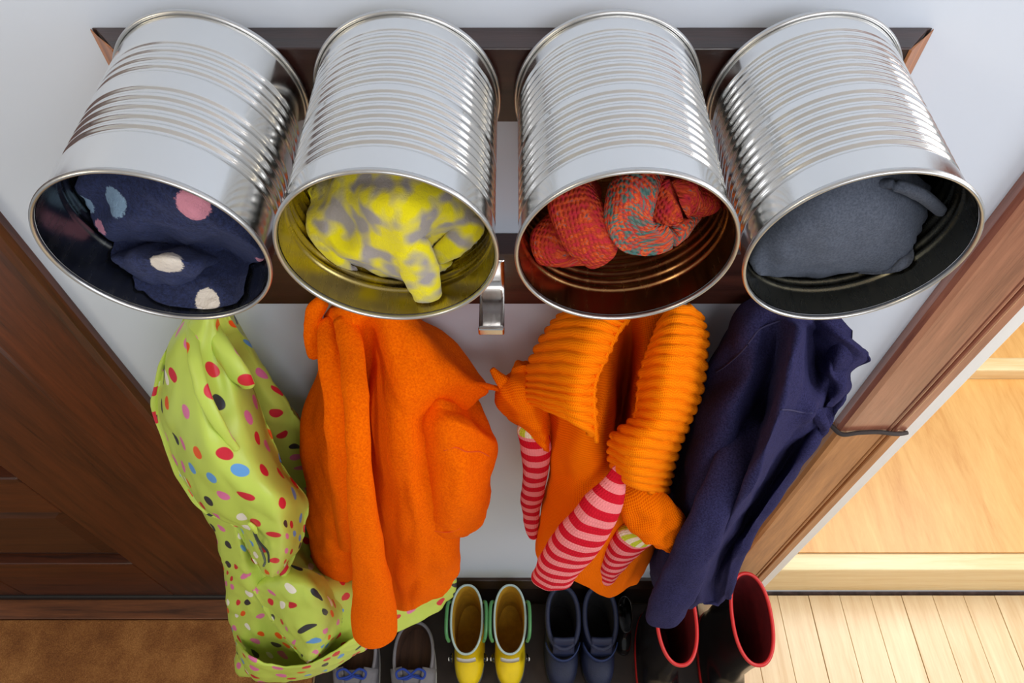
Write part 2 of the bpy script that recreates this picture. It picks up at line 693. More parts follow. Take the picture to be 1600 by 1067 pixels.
M['red_knit'] = melange('red_melange_knit', [srgb(150, 40, 60), srgb(196, 50, 60), srgb(176, 60, 44), srgb(214, 84, 40), srgb(120, 90, 100)], 120, 150, 260)
M['teal_knit'] = melange('teal_orange_knit', [srgb(70, 120, 120), srgb(84, 112, 108), srgb(96, 120, 112), srgb(190, 60, 60), srgb(226, 96, 40), srgb(84, 118, 114), srgb(96, 128, 124)], 100, 140, 240)
M['grey_fleece'] = fleece('slate_grey_fleece', srgb(84, 90, 104), srgb(96, 102, 116), 600, 0.15, 0.2)


def blotch():
    m = bpy.data.materials.new('yellow_grey_fleece')
    nt, b = nodes_of(m)
    v = coords(nt, 'Object', (1, 1, 1))
    n = noise_node(nt, v, 52, 1.0, 0.5, 0.0)
    r = ramp(nt, [(0.39, srgb(168, 160, 160)), (0.55, srgb(240, 226, 24))])
    nt.links.new(n.outputs[0], r.inputs[0])
    nt.links.new(r.outputs[0], b.inputs['Base Color'])
    b.inputs['Roughness'].default_value = 1.0
    b.inputs['Specular IOR Level'].default_value = 0.1
    b.inputs['Sheen Weight'].default_value = 0.3
    n2 = noise_node(nt, v, 260, 4, 0.75)
    add_bump(nt, b, n2.outputs[0], 0.5, 0.003)
    return m


M['blotch'] = blotch()

# ------------------------------------------------------------------ the setting
XL, XR = -0.547, 0.515            # plaster between the two casings


def wall_plane():
    w = box('wall_back', XL - 0.02, 0.648, 0.0, 0.12, 0.0, 2.60, M['wall'])
    return struct(w, 'white painted plaster wall between the two wooden casings')


wall_plane()
ceil = struct(box('ceiling', -2.0, 2.6, -3.0, 2.4, 2.60, 2.70, M['ceiling']))
over = struct(box('wall_over_door', -2.0, XL - 0.02, 0.0, 0.12, 2.16, 2.60, M['wall']))
over2 = struct(box('wall_over_opening', 0.648, 2.4, 0.0, 0.12, 2.2, 2.60, M['wall']))

# floor planks run towards the wall
fl = struct(box('floor', -2.0, 2.6, -2.6, 0.02, -0.06, -0.021, M['gap']))
pw = 0.0845
k = 0
x = -1.98
bmp = None
while x < 2.5:
    box('plank', x, x + pw - 0.0014, -2.6, 0.003, -0.021, 0.0 - 0.0006 * (k % 3), M['plank'], fl, bevel=0.0008)
    x += pw
    k += 1

# step up into the next room
land = struct(box('floor_landing', 0.66, 2.6, 0.03, 2.4, 0.0, 0.185, M['gap']))
box('riser', 0.662, 2.6, 0.012, 0.05, 0.012, 0.178, M['nosing'], land, bevel=0.004)
box('nosing', 0.661, 2.6, 0.006, 0.05, 0.178, 0.205, M['nosing'], land, bevel=0.006)
box('tread_board', 0.661, 2.6, 0.0505, 0.572, 0.186, 0.2045, M['tread'], land)
box('threshold_strip', 0.661, 2.6, 0.573, 0.62, 0.186, 0.25, M['nosing'], land, bevel=0.005)
box('upper_tread', 0.661, 2.6, 0.621, 2.3, 0.186, 0.245, M['tread'], land)
struct(box('wall_far', 0.4, 2.7, 2.3, 2.4, 0.2, 2.6, M['wall']))

# baseboard
prof = [(0.0, 0.0), (-0.019, 0.0), (-0.019, 0.135), (-0.014, 0.148), (-0.008, 0.163), (0.0, 0.165)]
struct(prism('baseboard_back', prof, 'x', XL, XR, M['base'], bevel=0.001), 'dark brown wooden baseboard behind the shoes')

# left casing
prof = [(-0.684, 0.02), (-0.684, -0.014), (-0.678, -0.020), (-0.668, -0.0215), (-0.560, -0.0215), (-0.551, -0.018), (-0.547, -0.010), (-0.547, 0.0), (-0.56, 0.02)]
struct(prism('trim_1', prof, 'z', 0.0, 2.2, M['casing'], bevel=0.001), 'dark stained wooden door casing beside the panelled door')

# panelled door on the left
door = struct(box('door_1', -1.50, -0.6895, 0.020, 0.034, 0.03, 2.1, M['door_panel']), 'dark stained panelled wooden door at the left edge')
box('stile', -0.905, -0.6885, -0.006, 0.034, 0.03, 2.1, M['door'], door, bevel=0.003)
box('stile', -1.50, -1.30, -0.006, 0.034, 0.03, 2.1, M['door'], door, bevel=0.003)
for z0, z1 in ((0.03, 0.285), (0.60, 0.76), (1.20, 1.34), (1.95, 2.1)):
    box('rail', -1.30, -0.905, -0.006, 0.034, z0, z1, M['door_rail'], door, bevel=0.003)
for z0, z1 in ((0.285, 0.60), (0.76, 1.20), (1.34, 1.95)):
    pr = [(-1.295, z0 + 0.004), (-0.91, z0 + 0.004), (-0.91, z1 - 0.004), (-1.295, z1 - 0.004)]
    inn = [(-1.25, z0 + 0.055), (-0.955, z0 + 0.055), (-0.955, z1 - 0.055), (-1.25, z1 - 0.055)]
    bm = bmesh.new()
    A = [bm.verts.new((px, 0.018, pz)) for px, pz in pr]
    B = [bm.verts.new((px, 0.004, pz)) for px, pz in inn]
    Bk = [bm.verts.new((px, 0.0195, pz)) for px, pz in pr]
    bm.faces.new(B); bm.faces.new(Bk)
    for i in range(4):
        bm.faces.new((A[i], A[(i + 1) % 4], B[(i + 1) % 4], B[i]))
        bm.faces.new((A[i], A[(i + 1) % 4], Bk[(i + 1) % 4], Bk[i]))
    bm_obj('panel', bm, M['door_panel'], door)
box('door_sweep', -1.50, -0.6885, -0.014, 0.02, 0.012, 0.036, M['sweep'], door, bevel=0.005)
struct(box('trim_2', -2.0, -0.552, -0.062, 0.03, 0.0015, 0.012, M['threshold'], bevel=0.003), 'worn brown wooden threshold strip under the panelled door')

# right casing with a double bead
pts = [(0.515, 0.0), (0.515, -0.012), (0.519, -0.0185), (0.527, -0.0205), (0.588, -0.0205)]
for cx in (0.592, 0.603):
    for a in range(0, 181, 30):
        pts.append((cx - 0.0045 * math.cos(math.radians(a)), -0.0165 - 0.006 * math.sin(math.radians(a))))
pts += [(0.609, -0.018), (0.622, -0.018), (0.625, -0.013), (0.625, 0.0)]
struct(prism('trim_5', pts, 'z', 0.0, 0.960, M['casing_low']), 'lower length of the right casing, coloured paler for light from the next room')
struct(prism('trim_3', pts, 'z', 0.962, 2.3, M['casing_r']), 'glossy reddish wooden casing with beaded edge on the right')
struct(box('trim_4', 0.6255, 0.649, -0.012, -0.0003, 0.0, 2.3, M['white_trim'], bevel=0.001), 'narrow white painted edge strip beyond the right casing')

# ------------------------------------------------------------------ rails, hooks
ZC = 1.93 - 0.3505


def coat_rail(z0, z1, half, label):
    e = empty('coat_rail', (0, 0, z0), label, 'rail', 'wooden rails on the wall')
    prof = [(-half, -0.0005), (-half + 0.006, -0.004), (-half + 0.029, -0.032), (half - 0.029, -0.032), (half - 0.006, -0.004), (half, -0.0005)]
    prism('board', prof, 'z', z0, z1, M['rail'], e, bevel=0.0012)
    for s in (-1, 1):
        q = [(s * (half - 0.0005), -0.0035), (s * (half + 0.0003), -0.0012), (s * (half - 0.0285), -0.0336), (s * (half - 0.0305), -0.0325)]
        prism('cut_end', q, 'z', z0 + 0.001, z1 - 0.001, M['rail_end'], e)
    return e


up_rail = coat_rail(1.551, 1.621, 0.349, 'upper dark stained wooden rail carrying the tin cans')
lo_rail = coat_rail(1.297, 1.383, 0.345, 'lower dark wooden rail behind the cans holding the hooks')


def dome(name, c, r, h, mat, parent):
    bm = bmesh.new()
    rings = []
    for a in range(0, 91, 18):
        rr, hh = r * math.cos(math.radians(a)), h * math.sin(math.radians(a))
        if a == 90:
            rings.append([bm.verts.new((c[0], c[1] - hh, c[2]))])
        else:
            rings.append([bm.verts.new((c[0] + rr * math.cos(t * math.pi / 8), c[1] - hh, c[2] + rr * math.sin(t * math.pi / 8))) for t in range(16)])
    for i in range(len(rings) - 1):
        A, B = rings[i], rings[i + 1]
        for j in range(16):
            if len(B) == 1:
                bm.faces.new((A[j], A[(j + 1) % 16], B[0]))
            else:
                bm.faces.new((A[j], A[(j + 1) % 16], B[(j + 1) % 16], B[j]))
    bm.faces.new(rings[0])
    return bm_obj(name, bm, mat, parent, smooth=True)


p = W(1411, 112, 0.033)
dome('screw', (p[0] - 0.003, -0.0325, p[2]), 0.0045, 0.003, M['screw'], up_rail)


def hook(x, label, reach=1.0):
    e = empty('coat_hook', (x, -0.032, 1.335), label, 'hook', None)
    path = [(-0.0335, 1.374), (-0.0335, 1.352), (-0.036, 1.338), (-0.046, 1.329), (-0.062, 1.325), (-0.078, 1.3245), (-0.0865, 1.3255), (-0.091, 1.327)]
    P = cr(np.array([(a, b) for a, b in path]), 5)
    rows = []
    for a, b in P:
        row = []
        for q in np.linspace(-1, 1, 7):
            row.append((x + q * 0.0140, -0.0335 + (a + 0.0335) * reach, b))
        rows.append(row)
    g = np.array(rows)
    grid_mesh('strap', g, False, M['chrome'], e, thick=0.0022)
    yl = -0.0335 - 0.0590 * reach
    box('lip', x - 0.0144, x + 0.0144, yl - 0.0032, yl + 0.0028, 1.3205, 1.3325, M['chrome'], e, bevel=0.0022)
    dome('screw', (x, -0.0338, 1.362), 0.004, 0.002, M['screw'], e)
    return e


hook(-0.0225, 'bare chrome coat hook with nothing hung on it')

# ------------------------------------------------------------------ tin cans
R_BODY, R_RIM = 0.0755, 0.0785
D_BACK, D_FRONT = 0.0325, 0.2095
DROOP = math.radians(2.3)


def ring_h(s, groups):
    for a, b, n in groups:
        if a <= s <= b:
            return 0.00155 * math.sin(math.pi * ((s - a) / (b - a) * n)) ** 2
    return 0.0


def lathe(name, prof, xc, zc, mat, parent, n=128):
    ca, sa = math.cos(DROOP), math.sin(DROOP)
    Gd = np.array([[(xc + r * math.cos(t), -(D_BACK + 0.0034 + (d - D_BACK) * ca + r * math.sin(t) * sa), zc - (d - D_BACK) * sa + r * math.sin(t) * ca)
                    for t in np.linspace(0, 2 * np.pi, n, endpoint=False)] for r, d in prof])
    return grid_mesh(name, Gd, True, mat, parent)


def can(xc, groups, inner, label, dz=0.0):
    e = empty('tin_can', (xc, -D_BACK, ZC + dz), label, 'can', 'big tin cans on the rail')
    z = ZC + dz
    L = D_FRONT - D_BACK
    ss = np.linspace(0.004, L - 0.004, 260)
    out = [(R_BODY - ring_h(s, groups), D_BACK + s) for s in ss]
    lathe('wall', out, xc, z, M['tin'], e)
    inn = [(R_BODY - 0.0006 - ring_h(s, groups), D_BACK + s) for s in ss]
    lathe('inside', inn, xc, z, inner, e)
    for d0, nm in ((D_BACK, 'back_rim'), (D_FRONT - 0.0048, 'front_rim')):
        pr = []
        for a in range(0, 361, 24):
            ca, sa = math.cos(math.radians(a)), math.sin(math.radians(a))
            pr.append((R_RIM - 0.0016 + 0.0016 * ca, d0 + 0.0024 + 0.0024 * sa))
        lathe(nm, pr, xc, z, M['rim'], e)
    base = [(0.0005, D_BACK + 0.006), (0.03, D_BACK + 0.006), (0.05, D_BACK + 0.0055), (0.055, D_BACK + 0.004), (0.066, D_BACK + 0.004), (0.070, D_BACK + 0.0065), (R_BODY - 0.0004, D_BACK + 0.0065)]
    lathe('base', base, xc, z, inner, e, 64)
    return e


XC = [-0.2505, -0.0875, 0.0800, 0.2435]
full = [(0.020, 0.088, 8), (0.092, 0.152, 7)]
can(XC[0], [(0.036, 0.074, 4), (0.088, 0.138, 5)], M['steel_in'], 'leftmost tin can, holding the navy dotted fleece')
can(XC[1], full, M['gold'], 'tin can with gold inside holding the yellow and grey hat')
can(XC[2], full, M['amber'], 'tin can with amber inside holding the red knitted hat')
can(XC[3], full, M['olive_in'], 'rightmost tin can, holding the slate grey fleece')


def can_clamp(i, rmax=0.0725):
    def f(Gd):
        zax = ZC - (-Gd[..., 1] - D_BACK) * math.tan(DROOP)
        dx, dz = Gd[..., 0] - XC[i], Gd[..., 2] - zax
        r = np.hypot(dx, dz)
        s = np.where(r > rmax, rmax / np.maximum(r, 1e-6), 1.0)
        Gd = Gd.copy()
        Gd[..., 0] = XC[i] + dx * s
        Gd[..., 2] = zax + dz * s
        Gd[..., 1] = np.clip(Gd[..., 1], -0.203, -(D_BACK + 0.016))
        return Gd
    return f


def A(u, v, d):
    """shell() row entry for an absolute wall distance"""
    return (u, v, d - D0(v))


# can 1: navy fleece with tufted dots
rows = [[A(120, 285, .15), A(160, 283, .165), A(200, 280, .172), A(250, 280, .178), A(300, 285, .178), A(350, 300, .175), A(395, 325, .165)],
        [A(140, 320, .145), A(163, 322, .168), A(205, 318, .180), A(250, 318, .185), A(300, 322, .190), A(350, 338, .186), A(408, 365, .170)],
        [A(150, 355, .145), A(162, 358, .170), A(205, 352, .182), A(250, 352, .180), A(305, 358, .186), A(355, 368, .184), A(416, 390, .172)],
        [A(152, 378, .150), A(168, 388, .160), A(205, 382, .158), A(250, 378, .154), A(310, 384, .158), A(350, 390, .150), A(416, 408, .165)],
        [A(156, 400, .165), A(172, 405, .180), A(210, 402, .192), A(256, 402, .196), A(305, 408, .192), A(340, 412, .165), A(414, 420, .160)],
        [A(160, 428, .165), A(185, 425, .175), A(215, 432, .190), A(258, 434, .194), A(300, 430, .186), A(330, 432, .168), A(410, 440, .160)],
        [A(172, 448, .165), A(195, 452, .172), A(225, 458, .176), A(262, 462, .178), A(300, 462, .180), A(332, 464, .194), A(398, 450, .184)],
        [A(195, 470, .185), A(218, 480, .195), A(242, 487, .200), A(270, 491, .202), A(300, 490, .202), A(338, 484, .202), A(385, 468, .196)]]


def navy_dots(dots):
    m = bpy.data.materials.new('navy_dotted_fleece')
    nt, b = nodes_of(m)
    v = coords(nt, 'Object')
    n = noise_node(nt, v, 420, 3, 0.8)
    r = ramp(nt, [(0.35, srgb(22, 28, 56)), (0.65, srgb(44, 54, 96))])
    nt.links.new(n.outputs[0], r.inputs[0])
    cur = r.outputs[0]
    jit = nt.nodes.new('ShaderNodeMath'); jit.operation = 'MULTIPLY_ADD'
    nt.links.new(n.outputs[0], jit.inputs[0]); jit.inputs[1].default_value = 0.006; jit.inputs[2].default_value = -0.003
    for pos, rad, col in dots:
        dn = nt.nodes.new('ShaderNodeVectorMath'); dn.operation = 'DISTANCE'
        nt.links.new(v, dn.inputs[0]); dn.inputs[1].default_value = pos
        ad = nt.nodes.new('ShaderNodeMath'); ad.operation = 'ADD'
        nt.links.new(dn.outputs['Value'], ad.inputs[0]); nt.links.new(jit.outputs[0], ad.inputs[1])
        mr = nt.nodes.new('ShaderNodeMapRange')
        mr.inputs['From Min'].default_value = rad * 1.03; mr.inputs['From Max'].default_value = rad * 0.93
        nt.links.new(ad.outputs[0], mr.inputs['Value'])
        mx = nt.nodes.new('ShaderNodeMix'); mx.data_type = 'RGBA'
        nt.links.new(mr.outputs[0], mx.inputs['Factor'])
        nt.links.new(cur, mx.inputs['A']); mx.inputs['B'].default_value = col
        cur = mx.outputs['Result']
    nt.links.new(cur, b.inputs['Base Color'])
    b.inputs['Roughness'].default_value = 1.0
    b.inputs['Sheen Weight'].default_value = 0.4
    b.inputs['Sheen Tint'].default_value = srgb(90, 100, 150)
    n2 = noise_node(nt, v, 230, 4, 0.8)
    add_bump(nt, b, n2.outputs[0], 0.7, 0.004)
    return m


def on_surface(o, u, v):
    best, bd = None, 1e9
    for vt in o.data.vertices:
        a, bb = proj(vt.co)
        d = (a - u) ** 2 + (bb - v) ** 2 + (0 if vt.co.y < -0.13 else 1e5)
        if d < bd:
            bd, best = d, tuple(vt.co)
    return best


nf = shell('navy_dotted_fleece', rows, M['navy'], None, depth=0.10, back=0.05, wr=(0.003, 38, 38), seed=3.1, post=can_clamp(0))
pale, pink, blue = srgb(236, 226, 214), srgb(226, 150, 170), srgb(150, 180, 206)
nf.data.materials[0] = navy_dots([(on_surface(nf, 182, 316), 0.0115, blue), (on_surface(nf, 178, 338), 0.0095, blue), (on_surface(nf, 297, 325), 0.0125, pink),
                                  (on_surface(nf, 258, 411), 0.0128, pale), (on_surface(nf, 325, 470), 0.0105, pale), (on_surface(nf, 157, 358), 0.0065, pink),
                                  (on_surface(nf, 413, 412), 0.006, pink), (on_surface(nf, 122, 318), 0.009, blue)])
tag(nf, 'navy fleece with white, pink and blue tufted dots stuffed in the leftmost can', 'clothing', 'woollies stuffed in the cans')

# can 2: yellow and grey fleece hat
hat = empty('fleece_hat', (XC[1], -0.12, ZC - 0.07), 'yellow and grey blotched fleece hat stuffed in a can', 'hat', 'woollies stuffed in the cans')
rows = [[A(452, 318, .13), A(492, 308, .140), A(540, 282, .158), A(600, 275, .17), A(650, 280, .17), A(700, 295, .165), A(745, 325, .15)],
        [A(452, 330, .14), A(495, 332, .160), A(530, 318, .168), A(590, 315, .190), A(650, 318, .192), A(700, 335, .178), A(757, 355, .155)],
        [A(470, 355, .15), A(505, 362, .174), A(545, 362, .172), A(590, 355, .192), A(645, 352, .198), A(690, 362, .170), A(750, 375, .150)],
        [A(490, 378, .15), A(520, 388, .180), A(555, 398, .188), A(600, 398, .192), A(645, 392, .198), A(685, 395, .160), A(735, 392, .145)],
        [A(520, 398, .15), A(545, 408, .176), A(575, 416, .184), A(610, 425, .188), A(650, 428, .197), A(680, 415, .178), A(715, 405, .15)],
        [A(545, 412, .14), A(570, 422, .165), A(595, 430, .174), A(622, 436, .178), A(650, 440, .184), A(675, 430, .170), A(700, 418, .15)]]
shell('crown', rows, M['blotch'], hat, depth=0.09, back=0.05, wr=(0.002, 40, 40), seed=5.4, post=can_clamp(1))
tube('ear_flap', [(640, 385, .190, 34), (655, 420, .192, 31), (664, 448, .193, 27), (670, 462, .192, 23)], M['blotch'], hat, depth=0.6, absolute=True, fold=(0.02, 3), wr=(0.001, 50, 50), clamp=can_clamp(1))
tube('tie', [(500, 365, .168, 20), (522, 395, .172, 18), (540, 418, .172, 11), (547, 430, .171, 6)], M['blotch'], hat, depth=0.6, absolute=True, wr=(0.001, 50, 50), clamp=can_clamp(1))
tube('brim', [(735, 350, .165, 24), (715, 378, .172, 22), (690, 398, .172, 18), (676, 405, .165, 12)], M['blotch'], hat, depth=0.7, absolute=True, wr=(0.001, 50, 50), clamp=can_clamp(1))

# can 3: knitted hat, folded in loops
kh = empty('knitted_hat', (XC[2], -0.12, ZC - 0.07), 'red and teal marled knitted hat folded inside a can', 'hat', 'woollies stuffed in the cans')
tube('red_fold', [(900, 330, .14, 26), (870, 362, .165, 34), (862, 388, .175, 33), (880, 402, .175, 18), (915, 405, .17, 11)], M['red_knit'], kh, depth=0.8, absolute=True, fold=(0.05, 3), clamp=can_clamp(2), seed=.4)
tube('red_fold', [(905, 295, .15, 32), (900, 320, .178, 40), (915, 355, .188, 42), (928, 385, .190, 36), (930, 400, .188, 24)], M['red_knit'], kh, depth=0.8, absolute=True, fold=(0.05, 3), clamp=can_clamp(2), seed=1.4)
tube('marled_cuff', [(1005, 278, .16, 36), (985, 305, .185, 40), (978, 340, .195, 38), (992, 368, .198, 34), (1028, 372, .195, 28), (1060, 355, .185, 22), (1085, 338, .17, 14)], M['teal_knit'], kh, depth=0.85, absolute=True, fold=(0.05, 2), clamp=can_clamp(2), seed=2.2)
tube('red_fold', [(1010, 335, .175, 22), (1040, 325, .180, 34), (1070, 312, .180, 38), (1095, 318, .170, 28), (1106, 312, .16, 18)], M['red_knit'], kh, depth=0.8, absolute=True, fold=(0.05, 3), clamp=can_clamp(2), seed=3.3)
tube('red_fold', [(1000, 285, .13, 40), (1040, 300, .15, 45), (1080, 300, .15, 36)], M['red_knit'], kh, depth=0.8, absolute=True, clamp=can_clamp(2), seed=4.3)

# can 4: slate grey fleece
gf = empty('grey_fleece_hat', (XC[3], -0.12, ZC - 0.07), 'smooth slate grey fleece hat filling the rightmost can', 'hat', 'woollies stuffed in the cans')
rows = [[A(1190, 340, .16), A(1225, 312, .170), A(1270, 292, .175), A(1330, 280, .178), A(1385, 282, .172), A(1430, 292, .16), A(1468, 315, .14)],
        [A(1172, 370, .165), A(1215, 345, .180), A(1265, 325, .186), A(1330, 315, .188), A(1390, 315, .182), A(1435, 322, .168), A(1470, 340, .14)],
        [A(1165, 400, .17), A(1205, 380, .186), A(1260, 362, .192), A(1325, 352, .192), A(1390, 350, .188), A(1435, 352, .172), A(1468, 358, .14)],
        [A(1166, 422, .17), A(1205, 408, .186), A(1260, 395, .190), A(1325, 388, .190), A(1388, 385, .186), A(1432, 380, .174), A(1460, 378, .14)],
        [A(1170, 436, .165), A(1205, 430, .180), A(1260, 424, .182), A(1325, 420, .182), A(1385, 420, .180), A(1425, 402, .172), A(1452, 392, .14)],
        [A(1180, 440, .15), A(1210, 436, .170), A(1262, 430, .172), A(1325, 429, .172), A(1380, 428, .172), A(1415, 416, .165), A(1440, 400, .14)]]
shell('crown', rows, M['grey_fleece'], gf, depth=0.09, back=0.05, wr=(0.0015, 30, 30), seed=8.4, post=can_clamp(3))
tube('folded_edge', [(1350, 285, .165, 8), (1400, 290, .180, 10), (1440, 305, .182, 11), (1472, 330, .172, 10)], M['grey_fleece'], gf, depth=0.8, absolute=True, wr=None, clamp=can_clamp(3))
tube('lining_fold', [(1350, 432, .172, 8), (1390, 428, .180, 13), (1420, 412, .182, 15), (1438, 395, .172, 11)], M['grey_fleece'], gf, depth=0.8, absolute=True, wr=(0.001, 60, 60), clamp=can_clamp(3))

def surf(o, u, v, lift=0.0006):
    """front-most vertex of o seen near photo pixel (u, v)"""
    best, bs = None, 1e18
    for vt in o.data.vertices:
        a, bb = proj(vt.co)
        d2 = (a - u) ** 2 + (bb - v) ** 2
        if d2 < 120:
            sc_ = d2 * 1e-5 + depth_of(vt.co) * 0.25
            if sc_ < bs:
                bs, best = sc_, vt.co
    if best is None:
        return G(u, v, 0)
    t = best - CAM
    return np.array(best - t.normalized() * lift)


# ------------------------------------------------------------------ lime raincoat
rc = empty('raincoat', (-0.36, -0.09, 1.0), 'lime green polka dot raincoat hanging at the left', 'coat')
rows = [
    [(300, 500, -.03), (312, 497, -.01), (325, 495, 0), (338, 494, .0), (345, 494, .0), (352, 495, .0), (358, 497, -.005), (364, 500, -.01), (370, 504, -.03)],
    [(275, 560, -0.040), (290, 558, -0.010), (310, 556, -0.010), (330, 553, -0.020), (350, 548, -0.030), (365, 545, -0.035), (380, 543, -0.040), (391, 542, -0.045), (398, 546, -0.060)],
    [(262, 615, -0.050), (285, 615, -0.010), (310, 612, -0.015), (340, 610, -0.030), (365, 606, -0.045), (388, 604, -0.050), (408, 602, -0.052), (422, 600, -0.060), (430, 602, -0.070)],
    [(260, 660, -0.050), (290, 665, -0.010), (320, 665, -0.015), (350, 662, -0.040), (380, 658, -0.055), (410, 655, -0.060), (435, 652, -0.065), (455, 650, -0.075), (465, 654, -0.080)],
    [(280, 720, -0.050), (310, 722, -0.010), (340, 722, -0.015), (370, 720, -0.040), (400, 718, -0.075), (425, 715, -0.090), (450, 712, -0.100), (470, 708, -0.105), (485, 706, -0.090)],
    [(310, 780, -0.050), (335, 782, -0.010), (365, 782, -0.015), (395, 780, -0.050), (425, 778, -0.095), (455, 775, -0.125), (480, 770, -0.140), (505, 765, -0.135), (525, 760, -0.120)],
    [(340, 828, -0.040), (365, 830, -0.005), (395, 832, -0.023), (425, 832, -0.042), (460, 828, -0.086), (495, 822, -0.114), (535, 812, -0.134), (580, 802, -0.131), (610, 795, -0.122)],
    [(350, 872, -0.040), (375, 876, -0.000), (405, 880, -0.013), (440, 882, -0.006), (480, 876, -0.046), (525, 868, -0.077), (580, 856, -0.102), (640, 845, -0.116), (672, 835, -0.111)],
    [(357, 920, -0.040), (385, 926, -0.005), (418, 932, -0.008), (460, 932, 0.008), (505, 924, -0.000), (555, 911, -0.030), (615, 895, -0.060), (675, 876, -0.080), (698, 862, -0.100)],
    [(366, 965, -.04), (392, 976, -.01), (428, 986, -.012), (475, 990, .005), (520, 976, -.0), (568, 956, -.015), (628, 935, -.04), (688, 906, -.07), (706, 884, -.095)],
    [(373, 1005, -.035), (396, 1026, -.01), (438, 1036, -.012), (488, 1030, -.005), (533, 1008, -.0), (583, 984, -.012), (638, 960, -.035), (692, 928, -.065), (709, 900, -.09)],
    [(378, 1032, -.03), (400, 1058, -.002), (448, 1060, -.0), (498, 1050, .0), (546, 1025, .0), (593, 1000, -.01), (648, 977, -.03), (694, 946, -.06), (710, 915, -.085)],
]
shell('body', rows, M['lime'], rc, wr=(0.005, 20, 11), seed=2.7, back=0.03)
rows = [
    [(288, 498, -.03), (296, 497, -.005), (306, 495, .005), (318, 494, .01), (330, 493, .008), (340, 495, 0), (348, 500, -.03)],
    [(262, 545, -.02), (275, 547, .01), (292, 548, .02), (312, 545, .022), (332, 548, .015), (350, 552, .01), (362, 556, -.02)],
    [(247, 597, -.025), (262, 602, .015), (285, 604, .03), (312, 602, .035), (340, 602, .02), (368, 606, .015), (392, 608, -.02)],
    [(243, 642, -.03), (260, 650, .012), (285, 654, .028), (315, 655, .04), (350, 655, .03), (385, 655, .02), (412, 655, -.02)],
    [(258, 688, -.03), (272, 694, .0), (295, 698, .028), (325, 700, .042), (360, 700, .036), (398, 698, .022), (427, 692, -.02)],
    [(275, 732, -.03), (290, 738, .008), (312, 742, .03), (342, 744, .042), (378, 744, .04), (415, 740, .028), (443, 732, -.02)],
    [(296, 768, -.03), (312, 776, .01), (335, 782, .028), (365, 785, .036), (400, 784, .042), (440, 780, .035), (478, 780, -.015)],
    [(320, 798, -.02), (335, 804, .01), (352, 809, .022), (378, 812, .03), (408, 814, .038), (442, 814, .038), (475, 815, -.01)],
    [(368, 820, -.005), (378, 826, .012), (390, 832, .022), (405, 838, .03), (425, 842, .034), (448, 845, .03), (470, 846, -.01)],
    [(388, 858, -.005), (394, 864, .01), (402, 870, .02), (413, 876, .028), (426, 878, .03), (440, 878, .022), (452, 880, -.01)],
    [(408, 890, .0), (411, 894, .008), (415, 898, .014), (420, 901, .02), (426, 901, .02), (431, 899, .012), (436, 898, 0)],
]
shell('sleeve', rows, M['lime'], rc, depth=0.022, sharp=True, wr=(0.0032, 20, 9), seed=9.2)
tube('sleeve_fold', [(326, 500, -.01, 10), (338, 525, .006, 14), (354, 555, .014, 17), (374, 585, .014, 17), (386, 600, .010, 12)], M['lime'], rc, depth=0.7, fold=(0.03, 2), wr=(0.001, 30, 30), seed=2.0)
tube('sleeve_fold', [(300, 506, .0, 8), (302, 540, .022, 10), (308, 580, .034, 12), (322, 625, .040, 12), (345, 668, .040, 9), (368, 700, .034, 6)], M['lime'], rc, depth=0.6, fold=(0.03, 2), wr=(0.001, 30, 30), seed=1.0)
# sleeve opening: drawstring and toggle
a = G(394, 822, .035)
wire('drawstring', [a, G(400, 840, .034), G(408, 858, .03), G(414, 876, .035), G(412, 884, .036)], 0.0016, plain('cord_grey', srgb(90, 100, 84), 0.8), rc)
wire('drawstring', [a, G(404, 845, .036), G(418, 862, .034), G(420, 878, .036)], 0.0014, plain('cord_dark', srgb(40, 48, 44), 0.8), rc)
tube('toggle', [(390, 818, .036, 4), (396, 824, .037, 5), (400, 832, .036, 3)], plain('toggle_lime', srgb(190, 212, 80), 0.4), rc, wr=None, fold=(0, 2), k=4, nphi=14)
# pocket flap pointing down
rows = [
    [(405, 890, -.03), (428, 884, -.02), (462, 884, -.012), (500, 896, -.012), (530, 925, -.03)],
    [(398, 918, -.004), (428, 914, .006), (466, 915, .014), (506, 926, .012), (538, 950, -.012)],
    [(414, 948, .0), (442, 948, .016), (476, 952, .024), (512, 960, .020), (541, 982, -.01)],
    [(437, 984, .002), (458, 988, .020), (484, 992, .026), (510, 996, .020), (528, 998, -.004)],
    [(462, 1016, .004), (472, 1020, .018), (484, 1022, .022), (497, 1019, .018), (508, 1014, .0)],
    [(479, 1034, .004), (482, 1036, .012), (485, 1037, .014), (488, 1035, .012), (491, 1032, .002)],
]
shell('pocket_flap', rows, M['lime'], rc, depth=0.012, sharp=True, wr=(0.003, 26, 20), seed=4.4)
rows = [
    [(368, 1000, -.01), (390, 1028, .016), (436, 1042, .018), (486, 1038, .02), (532, 1014, .016), (560, 996, .008)],
    [(371, 1022, -.012), (394, 1050, .012), (446, 1056, .012), (494, 1048, .012), (540, 1024, .01), (568, 1006, .004)],
    [(376, 1036, -.02), (399, 1064, .006), (448, 1065, .004), (498, 1055, .004), (546, 1030, .004), (574, 1012, -.002)],
]
sheet('hem_cuff', rows, M['lime'], rc, thick=0.003, wr=(0.002, 30, 30), seed=1.2)

